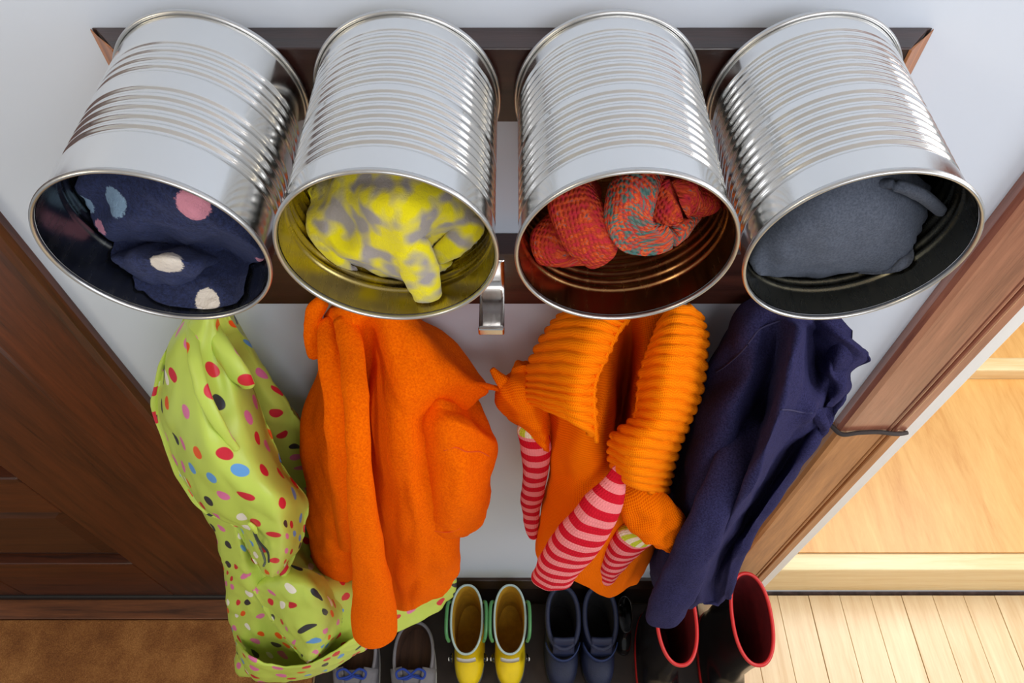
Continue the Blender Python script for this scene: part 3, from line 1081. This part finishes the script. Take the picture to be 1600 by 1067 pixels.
# ------------------------------------------------------------------ orange fleece jacket
oj = empty('fleece_jacket', (-0.19, -0.09, 1.0), 'bright orange fleece jacket with a long drooping sleeve', 'jacket')
OF = M['orange_fleece']
rows = [
    [(505, 492, -.03), (525, 488, -.01), (550, 487, .0), (578, 488, .003), (602, 490, .005), (622, 492, .003), (636, 495, -.002), (646, 498, -.01), (652, 501, -.03)],
    [(505, 545, -.03), (530, 550, -.01), (555, 552, .0), (578, 555, -.03), (598, 553, .012), (628, 550, .016), (658, 548, .012), (682, 546, .0), (694, 548, -.03)],
    [(505, 605, -.05), (530, 610, -.02), (555, 612, -.01), (576, 612, -.05), (596, 608, .012), (635, 604, .022), (678, 600, .014), (722, 598, -.0), (764, 604, -.03)],
    [(505, 655, -.05), (530, 658, -.02), (555, 660, -.02), (576, 660, -.06), (597, 655, .010), (632, 650, .022), (665, 645, .012), (692, 640, -.005), (720, 642, -.03)],
    [(505, 700, -.05), (530, 704, -.02), (555, 706, -.02), (577, 706, -.06), (598, 700, .008), (630, 696, .020), (660, 692, .012), (690, 690, .0), (715, 690, -.03)],
    [(505, 750, -.05), (530, 755, -.03), (558, 756, -.03), (584, 755, -.06), (602, 750, .006), (632, 748, .020), (664, 745, .014), (698, 742, .002), (722, 742, -.03)],
    [(508, 800, -.05), (535, 805, -.03), (564, 808, -.03), (592, 806, -.05), (610, 802, .004), (638, 800, .020), (668, 798, .016), (702, 796, .004), (724, 796, -.03)],
    [(512, 845, -.05), (540, 852, -.03), (570, 856, -.03), (598, 856, -.045), (616, 852, .004), (642, 850, .018), (670, 848, .015), (702, 846, .004), (720, 846, -.03)],
    [(530, 880, -.05), (555, 890, -.03), (580, 896, -.03), (604, 898, -.04), (620, 896, .004), (645, 896, .016), (670, 892, .014), (700, 888, .004), (718, 884, -.03)],
    [(555, 905, -.05), (575, 916, -.03), (594, 924, -.025), (608, 930, -.03), (623, 932, .002), (645, 932, .013), (666, 926, .01), (688, 918, .0), (704, 908, -.03)],
    [(570, 920, -.05), (586, 930, -.03), (600, 940, -.025), (612, 947, -.02), (624, 953, .0), (640, 957, .006), (657, 950, .006), (676, 938, -.004), (694, 922, -.03)],
]
shell('body', rows, OF, oj, wr=(0.005, 18, 7), seed=6.1, back=0.02, depth=0.09)
rows = [
    [(500, 560, -.05), (512, 560, -.035), (525, 560, -.03), (540, 560, -.04), (552, 562, -.06)],
    [(478, 625, -.07), (492, 630, -.045), (512, 635, -.03), (532, 638, -.04), (550, 640, -.07)],
    [(469, 672, -.07), (484, 680, -.04), (508, 688, -.025), (532, 690, -.03), (552, 690, -.07)],
    [(474, 735, -.07), (490, 742, -.035), (515, 748, -.02), (540, 750, -.03), (560, 750, -.07)],
    [(479, 790, -.07), (495, 798, -.035), (520, 804, -.018), (545, 806, -.03), (565, 806, -.07)],
    [(483, 850, -.065), (500, 860, -.03), (524, 866, -.016), (548, 868, -.025), (570, 866, -.06)],
    [(493, 888, -.055), (509, 896, -.028), (530, 900, -.02), (550, 898, -.025), (568, 892, -.05)],
    [(505, 902, -.05), (518, 910, -.03), (534, 914, -.025), (550, 910, -.028), (564, 902, -.05)],
]
shell('side_panel', rows, OF, oj, depth=0.08, wr=(0.004, 22, 9), seed=1.9)
tube('sleeve', [(512, 505, -.02, 16), (518, 560, .0, 19), (522, 630, .012, 17), (528, 700, .012, 16), (535, 780, .0, 15), (542, 850, -.02, 12)], OF, oj, depth=0.9, fold=(0.05, 3), wr=(0.002, 25, 8), seed=3.0)
tube('sleeve', [(540, 500, -.008, 18), (550, 555, .014, 19), (557, 630, .036, 19), (560, 700, .042, 19), (566, 780, .042, 22), (575, 860, .040, 26), (583, 930, .036, 31), (586, 985, .030, 33)], OF, oj, depth=0.8, fold=(0.03, 2), wr=(0.002, 22, 7), seed=5.0, round0=False)
tube('hood_edge', [(502, 474, -.02, 12), (492, 490, -.02, 14), (488, 520, -.022, 12), (488, 548, -.025, 11), (492, 556, -.028, 9)], OF, oj, depth=0.8, wr=(0.001, 40, 40), seed=2.0)
rows = [
    [(640, 636, -.03), (668, 634, .004), (692, 637, .012), (714, 646, .006), (738, 656, -.02)],
    [(636, 664, -.03), (668, 662, .012), (705, 663, .026), (742, 670, .018), (772, 682, -.02)],
    [(634, 698, -.03), (666, 700, .010), (706, 704, .022), (745, 706, .012), (777, 702, -.022)],
    [(634, 738, -.03), (664, 740, .008), (704, 742, .026), (740, 742, .018), (768, 738, -.02)],
    [(636, 782, -.03), (664, 786, .008), (704, 788, .026), (738, 786, .018), (766, 778, -.02)],
    [(644, 818, -.03), (668, 824, .006), (702, 828, .018), (730, 824, .010), (752, 816, -.02)],
    [(660, 836, -.03), (678, 841, .002), (700, 843, .010), (718, 840, .004), (734, 832, -.02)],
]
cuff = shell('cuff', rows, OF, oj, depth=0.06, wr=(0.003, 24, 16), seed=7.7)
wire('seam', [surf(cuff, u, v) for u, v in ((694, 712), (714, 709), (736, 710), (756, 713), (770, 718))], 0.0007, M['orange_seam'], oj)
wire('seam', [surf(cuff, u, v) for u, v in ((672, 838), (690, 840), (706, 841), (722, 836))], 0.0007, M['orange_seam'], oj)
tube('hem_tab', [(730, 600, -.012, 10), (755, 603, -.022, 7), (772, 606, -.03, 5), (786, 610, -.03, 6)], OF, oj, depth=0.8, wr=None)

# ------------------------------------------------------------------ orange knitted cardigan
cg = empty('knitted_cardigan', (0.14, -0.09, 1.0), 'orange knitted cardigan with ribbed collar and striped sleeves', 'cardigan')
OK_, OR_ = M['orange_knit'], M['orange_rib']
rows = [
    [(900, 495, -.04), (925, 496, -.02), (950, 497, -.015), (972, 498, -.02), (985, 500, -.03), (1000, 498, -.015), (1030, 495, -.01), (1060, 490, -.04)],
    [(868, 560, -.05), (905, 565, -.015), (935, 562, -.01), (958, 556, -.015), (982, 556, -.07), (1003, 550, -.012), (1035, 555, -.015), (1085, 560, -.05)],
    [(855, 620, -.05), (895, 628, -.015), (930, 625, .0), (953, 620, -.008), (974, 622, -.09), (993, 618, -.008), (1030, 620, -.012), (1080, 620, -.05)],
    [(858, 680, -.05), (890, 684, -.0), (922, 684, .012), (948, 682, .0), (966, 682, -.08), (988, 678, -.01), (1020, 680, -.012), (1062, 680, -.05)],
    [(857, 735, -.045), (885, 740, .002), (915, 742, .018), (945, 742, .012), (968, 742, -.01), (990, 740, -.01), (1012, 740, -.015), (1042, 740, -.05)],
    [(848, 788, -.045), (875, 796, .0), (902, 800, .016), (932, 802, .012), (962, 802, .0), (985, 802, -.01), (1008, 800, -.015), (1032, 798, -.05)],
    [(838, 838, -.045), (862, 848, -.005), (890, 854, .01), (922, 858, .01), (952, 860, .004), (980, 860, -.006), (1005, 858, -.012), (1024, 852, -.045)],
    [(838, 862, -.045), (862, 878, -.01), (890, 888, .0), (918, 898, .002), (945, 906, .0), (970, 904, -.004), (992, 896, -.012), (1010, 876, -.04)],
    [(846, 875, -.045), (868, 892, -.015), (892, 903, -.005), (917, 916, -.002), (940, 930, -.002), (958, 934, -.004), (978, 920, -.012), (998, 896, -.04)],
]
shell('body', rows, OK_, cg, wr=(0.003, 20, 9), seed=4.8, back=0.02, depth=0.11)
rows = [
    [(880, 492, -.03), (905, 482, .0), (935, 482, .012), (962, 490, .015), (979, 499, .005)],
    [(856, 517, -.03), (880, 508, .008), (910, 506, .03), (940, 510, .034), (965, 518, .02)],
    [(835, 556, -.03), (862, 552, .012), (893, 552, .038), (922, 554, .044), (946, 557, .028)],
    [(819, 594, -.03), (848, 594, .012), (878, 597, .040), (906, 598, .048), (929, 597, .032)],
    [(814, 615, -.028), (840, 618, .012), (872, 626, .040), (902, 634, .050), (928, 640, .036)],
    [(822, 626, -.025), (848, 637, .012), (878, 650, .036), (908, 668, .044), (932, 690, .034)],
]
sheet('collar_left', rows, OR_, cg, ku=10, kv=26, thick=0.007, wr=(0.0015, 20, 20), seed=1.1, ribs=13, rib_amp=0.0052)
wire('collar_edge', [G(979, 499, .01), G(965, 518, .024), G(946, 557, .032), G(929, 597, .036), G(927, 640, .040), G(932, 690, .037)], 0.0028, OR_, cg, k=10)
rows = [
    [(1034, 502, .0), (1048, 486, .012), (1062, 478, .012), (1078, 478, .0), (1092, 492, -.03)],
    [(1020, 535, .01), (1040, 522, .034), (1062, 518, .036), (1084, 518, .018), (1101, 526, -.03)],
    [(1008, 567, .015), (1032, 560, .044), (1058, 560, .046), (1082, 563, .024), (1099, 571, -.03)],
    [(1000, 610, .018), (1024, 608, .048), (1050, 610, .050), (1074, 614, .028), (1091, 620, -.03)],
    [(993, 652, .018), (1014, 652, .046), (1038, 654, .050), (1060, 657, .028), (1077, 660, -.03)],
    [(957, 682, .02), (984, 690, .048), (1014, 694, .050), (1040, 697, .028), (1060, 700, -.03)],
    [(955, 712, .018), (980, 726, .046), (1006, 734, .046), (1030, 738, .024), (1048, 738, -.03)],
    [(962, 738, .012), (983, 755, .036), (1006, 764, .036), (1026, 769, .016), (1041, 771, -.03)],
]
sheet('collar_right', rows, OR_, cg, ku=10, kv=26, thick=0.007, wr=(0.0015, 20, 20), seed=2.1, ribs=19, rib_amp=0.0052)
wire('collar_edge', [G(1034, 502, .004), G(1020, 535, .014), G(1008, 567, .019), G(1000, 610, .022), G(993, 652, .022), G(978, 677, .024), G(955, 683, .022)], 0.0028, OR_, cg, k=10)
# left sleeve, turned cuff then striped lining
rows = [
    [(796, 585, -.035), (805, 582, -.03), (815, 580, -.028), (825, 582, -.03), (836, 586, -.05)],
    [(776, 604, -.04), (790, 602, -.022), (808, 600, -.012), (828, 602, -.012), (848, 606, -.05)],
    [(774, 628, -.04), (792, 630, -.018), (814, 632, -.006), (838, 632, -.01), (860, 634, -.05)],
    [(796, 654, -.04), (812, 658, -.018), (830, 662, -.008), (848, 664, -.012), (864, 664, -.05)],
    [(826, 676, -.04), (836, 682, -.02), (845, 686, -.014), (855, 690, -.018), (864, 690, -.05)],
    [(842, 696, -.04), (847, 700, -.025), (852, 703, -.02), (857, 704, -.025), (862, 702, -.05)],
]
shell('cuff', rows, OK_, cg, depth=0.014, wr=(0.003, 30, 30), seed=3.6)
tube('cuff_point', [(795, 605, -.025, 14), (780, 590, -.028, 9), (770, 578, -.03, 5)], OK_, cg, depth=0.8, wr=None)
tube('striped_sleeve', [(834, 668, -.03, 24), (837, 700, -.03, 23), (836, 740, -.03, 21), (830, 785, -.035, 16), (830, 820, -.035, 11), (833, 838, -.035, 6)], M['stripe_band'], cg, depth=0.6, fold=(0.03, 2), seed=1.0)
tube('striped_sleeve', [(968, 735, .03, 15), (955, 765, .036, 24), (932, 800, .042, 33), (905, 838, .044, 38), (880, 876, .042, 38), (864, 902, .038, 34)], M['stripe'], cg, depth=0.6, fold=(0.02, 2), seed=2.0)
tube('cuff', [(985, 752, .0, 26), (1005, 785, .012, 36), (1028, 818, .014, 38), (1046, 836, .008, 29), (1058, 846, .0, 20)], OK_, cg, depth=0.75, fold=(0.07, 3), wr=(0.004, 30, 30), seed=4.0)
tube('striped_sleeve', [(992, 838, .004, 30), (980, 852, .004, 29), (962, 878, .0, 22), (948, 905, -.004, 13), (940, 922, -.006, 6)], M['stripe_band'], cg, depth=0.6, fold=(0.03, 2), seed=5.0)

# ------------------------------------------------------------------ navy sweatshirt
nv = empty('fleece_sweatshirt', (0.30, -0.09, 1.0), 'navy blue fleece sweatshirt hanging at the right', 'sweatshirt')
NF = M['navy']
rows = [
    [(1160, 478, -.03), (1175, 482, -.01), (1195, 488, 0), (1215, 493, .005), (1230, 496, .01), (1245, 498, .01), (1262, 502, .0), (1285, 506, -.038), (1300, 512, -.03)],
    [(1127, 532, -.03), (1150, 530, 0), (1185, 530, .01), (1215, 530, .0), (1238, 524, .028), (1254, 520, .025), (1275, 530, -.038), (1315, 532, -.006), (1352, 552, -.038)],
    [(1100, 585, -.04), (1135, 585, -.01), (1175, 580, .012), (1208, 580, -.006), (1231, 575, .048), (1252, 575, .02), (1272, 585, -.038), (1302, 580, -.01), (1326, 578, -.03)],
    [(1085, 635, -.04), (1115, 640, 0), (1155, 640, .012), (1190, 640, -.03), (1217, 640, .048), (1245, 640, .012), (1275, 640, .008), (1298, 625, -.038), (1322, 608, -.04)],
    [(1070, 690, -.05), (1095, 695, 0), (1130, 700, .01), (1165, 705, -.01), (1194, 705, .048), (1220, 705, -.01), (1240, 700, -.038), (1262, 695, -.01), (1280, 678, -.03)],
    [(1050, 745, -.05), (1075, 755, 0), (1110, 760, .015), (1140, 765, .0), (1168, 765, .048), (1190, 765, -.03), (1205, 760, -.038), (1220, 755, -.01), (1235, 744, -.03)],
    [(1030, 820, -.05), (1050, 825, 0), (1080, 830, .015), (1108, 835, .005), (1130, 835, .03), (1150, 830, -.03), (1163, 825, -.038), (1175, 820, -.01), (1187, 814, -.03)],
    [(1014, 875, -.05), (1032, 880, 0), (1055, 885, .01), (1080, 890, .005), (1102, 890, .02), (1120, 885, -.03), (1135, 880, -.015), (1147, 876, -.01), (1157, 870, -.03)],
    [(1022, 912, -.05), (1037, 918, -.0), (1060, 926, .0), (1080, 932, .0), (1096, 932, .004), (1110, 934, -.03), (1122, 932, -.03), (1134, 926, -.015), (1144, 910, -.03)],
    [(1035, 925, -.05), (1048, 935, -.01), (1064, 944, -.01), (1080, 950, -.008), (1092, 942, -.006), (1106, 944, -.016), (1120, 945, -.03), (1132, 936, -.038), (1140, 918, -.035)],
]
nbody = shell('body', rows, NF, nv, wr=(0.004, 22, 9), seed=8.8, back=0.025)
tube('sleeve', [(1188, 600, -.05, 12), (1172, 650, -.02, 20), (1152, 705, .010, 27), (1125, 770, .028, 32), (1096, 835, .032, 33), (1068, 895, .030, 33), (1048, 940, .026, 32), (1038, 962, .022, 29)], NF, nv, depth=0.65, fold=(0.03, 2), wr=(0.003, 25, 9), seed=6.0)
rows = [
    [(1258, 498, -.03), (1276, 500, -.012), (1296, 506, -.006), (1316, 516, -.01), (1330, 528, -.03)],
    [(1266, 520, -.035), (1292, 522, -.006), (1318, 530, .004), (1342, 543, -.004), (1356, 557, -.03)],
    [(1272, 548, -.04), (1296, 550, -.018), (1318, 554, -.014), (1336, 560, -.014), (1350, 566, -.035)],
    [(1276, 578, -.04), (1294, 578, -.008), (1308, 580, -.012), (1320, 582, -.016), (1328, 580, -.04)],
    [(1280, 606, -.04), (1298, 606, -.020), (1312, 608, -.012), (1322, 608, -.018), (1329, 604, -.04)],
    [(1278, 632, -.04), (1288, 634, -.018), (1298, 636, -.018), (1308, 632, -.024), (1316, 622, -.045)],
]
shell('hood', rows, NF, nv, depth=0.02, sharp=True, wr=(0.0025, 30, 22), seed=5.5)
tube('pocket_edge', [(1272, 640, -.01, 8), (1282, 655, -.012, 10), (1288, 668, -.016, 8), (1280, 680, -.02, 6)], NF, nv, depth=0.8, wr=(0.001, 40, 40))
wire('seam', [surf(nbody, u, v) for u, v in ((1212, 506), (1192, 514), (1172, 530), (1150, 552), (1128, 572), (1110, 584))], 0.0009, M['navy_seam'], nv, k=8)
wire('seam', [surf(nbody, u, v) for u, v in ((1226, 648), (1240, 650), (1256, 651), (1270, 650))], 0.0008, M['navy_seam'], nv, k=6)

# ------------------------------------------------------------------ shoes on the floor
tray = box('boot_tray', -0.50, 0.50, -0.36, -0.021, 0.0008, 0.010, M['tray'], bevel=0.003)
tag(tray, 'dark brown flat tray under the row of shoes', 'tray')
mat_ = box('door_mat', -1.9, -0.505, -1.1, -0.064, 0.0008, 0.016, M['coir'], bevel=0.004)
tag(mat_, 'brown coir door mat on the floor before the door', 'mat')
Z0 = 0.0105


def ring_pts(xc, cd, hw, hl, z, n=40, p=2.4, toe=0.0):
    """super-ellipse in plan; hw across x, hl along d; centre at distance cd"""
    out = []
    for t in np.linspace(0, 2 * np.pi, n, endpoint=False):
        c, s = math.cos(t), math.sin(t)
        x = hw * math.copysign(abs(c) ** (2 / p), c)
        d = hl * math.copysign(abs(s) ** (2 / p), s)
        w = 1.0 + toe * (d / max(hl, 1e-6))
        out.append((xc + x * w, -(cd + d), z))
    return np.array(out)


def boot(name, label, cat, group, xc, d_back, length, foot_w, secs, tilt, m_out, m_in, m_sole, m_rim, rim_r=0.003, toe_h=0.07, lean=0.0):
    """secs: (height, centre d, half width, half length) of the shaft from the instep up; tilt: rise of rim from front to back"""
    e = empty(name, (xc, -(d_back + length / 2), Z0), label, cat, group)
    cd = d_back + length / 2
    # sole
    sg = np.array([ring_pts(xc, cd, foot_w / 2 * s, length / 2 * s2, Z0 + z, toe=0.10) for z, s, s2 in ((0.0, .95, .97), (0.004, 1.0, 1.0), (0.018, 1.0, 1.0), (0.020, .97, .985))])
    grid_mesh('sole', sg, True, m_sole, e, cap0=True, cap1=True)
    rows = [ring_pts(xc, cd, foot_w / 2 * .96, length / 2 * .975, Z0 + 0.0185, toe=0.10),
            ring_pts(xc, cd, foot_w / 2 * .98, length / 2 * .98, Z0 + toe_h * 0.45, toe=0.08),
            ring_pts(xc, cd - 0.003, foot_w / 2 * .93, length / 2 * .93, Z0 + toe_h * 0.8, toe=0.06)]
    nfoot = len(rows)
    for q, (h, c, hw, hl) in enumerate(secs):
        rows.append(ring_pts(xc + lean * h, c, hw, hl, Z0 + h, p=2.2))
    rows = np.array(rows)
    # tilt the rim: back higher than front
    c, hl, h = secs[-1][1], secs[-1][3], secs[-1][0]
    for i in range(nfoot, len(rows)):
        f = (secs[i - nfoot][0] / h) ** 3
        rel = (-(rows[i][:, 1]) - c) / hl
        rows[i][:, 2] += -tilt * rel * f * 0.5
    Gd = cr(rows, 6)
    grid_mesh('upper', Gd, True, m_out, e)
    n = grid_normals(Gd, True)
    cen = Gd.mean(1, keepdims=True)
    inn = Gd + (cen - Gd) / np.linalg.norm(cen - Gd, axis=2, keepdims=True) * 0.0035
    inn[:, :, 2] = np.maximum(inn[:, :, 2], Z0 + 0.024)
    grid_mesh('lining', inn, True, m_in, e, cap0=True)
    rim = (Gd[-1] + inn[-1]) / 2
    wire('rim', rim, rim_r, m_rim, e, closed=True, k=2, nphi=10)
    return e, Gd


rubber_y = plain('yellow_rubber', srgb(240, 208, 20), 0.3, var=(40, 0.06))
yel_in = plain('mustard_lining', srgb(196, 150, 30), 0.8, var=(60, 0.15))
green = plain('green_rubber', srgb(78, 142, 84), 0.35)
pale_rim = plain('pale_green_rim', srgb(176, 196, 190), 0.4)
black = plain('black_rubber_gloss', srgb(22, 20, 21), 0.22, var=(20, 0.2))
red = plain('red_rubber', srgb(206, 40, 40), 0.35)
dark_red = plain('dark_red_lining', srgb(112, 18, 26), 0.8, var=(50, 0.2))
navy_s = plain('navy_nylon', srgb(24, 32, 62), 0.6, bump=(300, 0.3, 0.002), var=(18, 0.25))
navy_in = plain('dark_fleece_lining', srgb(22, 20, 24), 0.95, bump=(400, 0.5, 0.003))
grey_s = plain('grey_canvas', srgb(124, 121, 126), 0.85, bump=(700, 0.4, 0.002), var=(30, 0.15))
insole = wood('brown_insole', srgb(48, 30, 22), srgb(92, 62, 46), 'y', 0.8, coat=0.0)
lace_b = plain('blue_lace', srgb(34, 62, 150), 0.8, bump=(600, 0.4, 0.001))
white_s = plain('off_white_rubber', srgb(200, 198, 192), 0.6)
eye_w = plain('white_gloss', srgb(236, 236, 232), 0.15)
eye_b = plain('black_gloss', srgb(14, 14, 14), 0.12)

for k, (xc, lab) in enumerate(((-0.108, 'yellow child rain boot with green trim, nearer the orange fleece jacket'),
                               (-0.005, 'yellow child rain boot with green trim, nearer the navy winter boots'))):
    e, Gd = boot('rain_boot', lab, 'boot', 'pair of yellow rain boots', xc, 0.028, 0.205, 0.078,
                 [(0.085, .112, .037, .076), (0.13, .108, .036, .073), (0.17, .110, .037, .074), (0.20, .112, .039, .076)], 0.035,
                 rubber_y, yel_in, plain('grey_sole', srgb(90, 90, 84), 0.7), pale_rim, 0.0028)
    for s in (-1, 1):
        zt = Z0 + 0.205
        x = xc + s * 0.041
        wire('handle', [(x, -0.070, zt - 0.012), (x + s * .004, -0.078, zt + .004), (x + s * .006, -0.10, zt + .010), (x + s * .006, -0.135, zt + 0.004), (x + s * .004, -0.152, zt - 0.006), (x, -0.158, zt - 0.022)], 0.0042, green, e, k=8)
        # pop-out eyes on the toe sides
        me = dome('eye', (0, 0, 0), 0.012, 0.008, eye_b, e)
        me.rotation_euler = (0, 0, s * math.pi / 2)
        me.location = (xc + s * 0.0385, -0.175, Z0 + 0.085)
        me.parent = None
        me.parent = e
        me.matrix_parent_inverse = e.matrix_basis.inverted()
        pu = dome('glint', (0, 0, 0), 0.005, 0.003, eye_w, e)
        pu.rotation_euler = (0, 0, s * math.pi / 2)
        pu.location = (xc + s * 0.046, -0.178, Z0 + 0.089)
        pu.parent = e
        pu.matrix_parent_inverse = e.matrix_basis.inverted()
    # patch on the front of the shaft
    pts = [[(xc + q, -(0.192 + 0.004 * (1 - (q / 0.022) ** 2)), z) for q in np.linspace(-0.022, 0.022, 9)] for z in (Z0 + 0.135 , Z0 + 0.152, Z0 + 0.17)]
    grid_mesh('face_patch', np.array(pts), False, white_s, e, thick=0.002)

for xc, lab in ((0.125, 'navy winter boot beside the yellow rain boots'), (0.217, 'navy winter boot beside the black rubber boots')):
    e, Gd = boot('winter_boot', lab, 'boot', 'pair of navy winter boots', xc, 0.030, 0.205, 0.086,
                 [(0.08, .110, .040, .078), (0.115, .098, .038, .070), (0.15, .096, .040, .070)], 0.03,
                 navy_s, navy_in, plain('black_sole', srgb(26, 26, 28), 0.7), navy_s, 0.006)
    # padded collar, tongue and strap
    pts = [[(xc + q, -(0.150 + 0.026 * r - 0.30 * q * q * 10), Z0 + 0.160 - 0.055 * r) for q in np.linspace(-0.026, 0.026, 9)] for r in np.linspace(0, 1, 6)]
    grid_mesh('tongue', np.array(pts), False, navy_s, e, thick=0.007)
    pts = [[(xc + 0.046 * math.sin(a), -(0.125 + 0.062 * math.cos(a)), z) for a in np.linspace(-1.25, 1.25, 15)] for z in (Z0 + 0.088, Z0 + 0.10, Z0 + 0.112)]
    grid_mesh('strap', np.array(pts), False, plain('strap_blue', srgb(28, 46, 92), 0.6), e, thick=0.003)

for xc, lab, lean in ((0.362, 'black rubber boot with red rim, nearer the navy winter boots', 0.0), (0.522, 'black rubber boot with red rim beside the right casing', 0.02)):
    e, Gd = boot('rubber_boot', lab, 'boot', 'pair of tall black rubber boots', xc, 0.045, 0.27, 0.098,
                 [(0.11, .145, .044, .095), (0.20, .140, .043, .090), (0.28, .140, .044, .092), (0.33, .143, .045, .095)], 0.03,
                 black, dark_red, red, red, 0.0042, toe_h=0.085, lean=lean)

for xc, lab in ((-0.385, 'grey canvas shoe with blue laces, half under the lime raincoat'), (-0.243, 'grey canvas shoe with blue laces beside the yellow rain boot')):
    e, Gd = boot('canvas_shoe', lab, 'shoe', 'pair of grey canvas shoes', xc, 0.085, 0.285, 0.108,
                 [(0.058, .185, .048, .095), (0.075, .170, .048, .078), (0.085, .168, .049, .076)], 0.02,
                 grey_s, insole, white_s, grey_s, 0.004, toe_h=0.05)
    pts = [[(xc + q * (1 - .25 * r), -(0.205 + 0.075 * r), Z0 + 0.100 - 0.028 * r - 8 * q * q) for q in np.linspace(-0.026, 0.026, 9)] for r in np.linspace(0, 1, 6)]
    grid_mesh('tongue', np.array(pts), False, grey_s, e, thick=0.004)
    for s in (-1, 1):
        pts = [[(xc + s * (0.012 + 0.030 * q + 0.014 * (1 - r)), -(0.198 + 0.085 * r), Z0 + 0.104 - 0.030 * r - 0.030 * q) for q in np.linspace(0, 1, 6)] for r in np.linspace(0, 1, 8)]
        grid_mesh('eyelet_flap', np.array(pts), False, grey_s, e, thick=0.003)
    for r in range(3):
        d, z = 0.222 + 0.02 * r, Z0 + 0.105 - 0.007 * r
        wire('lace', [(xc - 0.026, -d, z - 0.010), (xc - 0.01, -d - 0.004, z), (xc + 0.01, -d + 0.004, z), (xc + 0.026, -d, z - 0.010)], 0.003, lace_b, e)
    for s in (-1, 1):
        wire('lace_loop', [(xc, -0.216, Z0 + .108), (xc + s * .018, -.206, Z0 + .118), (xc + s * .034, -.212, Z0 + .112), (xc + s * .030, -.224, Z0 + .106), (xc + s * .012, -.222, Z0 + .108), (xc, -.216, Z0 + .107)], 0.0028, lace_b, e)

e, Gd = boot('leather_shoe', 'glossy black shoe tucked behind the black rubber boot', 'shoe', None, 0.287, 0.024, 0.13, 0.044,
             [(0.06, .080, .019, .045), (0.085, .075, .018, .042), (0.10, .075, .019, .043)], 0.02,
             black, eye_b, black, black, 0.0014, toe_h=0.05)

# cord looped over the right casing
cz = 0.965
cd = empty('cord', (0.57, -0.03, cz), 'dark grey cord lying across the right casing', 'cord')
grey_c = plain('cord_fabric', srgb(70, 62, 60), 0.85, bump=(500, 0.5, 0.002))
wire('strand', [(0.508, -0.006, cz - .004), (0.520, -0.024, cz - .002), (0.545, -0.0245, cz + .004), (0.575, -0.0245, cz + .006), (0.600, -0.026, cz + .003), (0.614, -0.0235, cz - .001), (0.624, -0.021, cz - .002)], 0.0036, grey_c, cd, k=8)
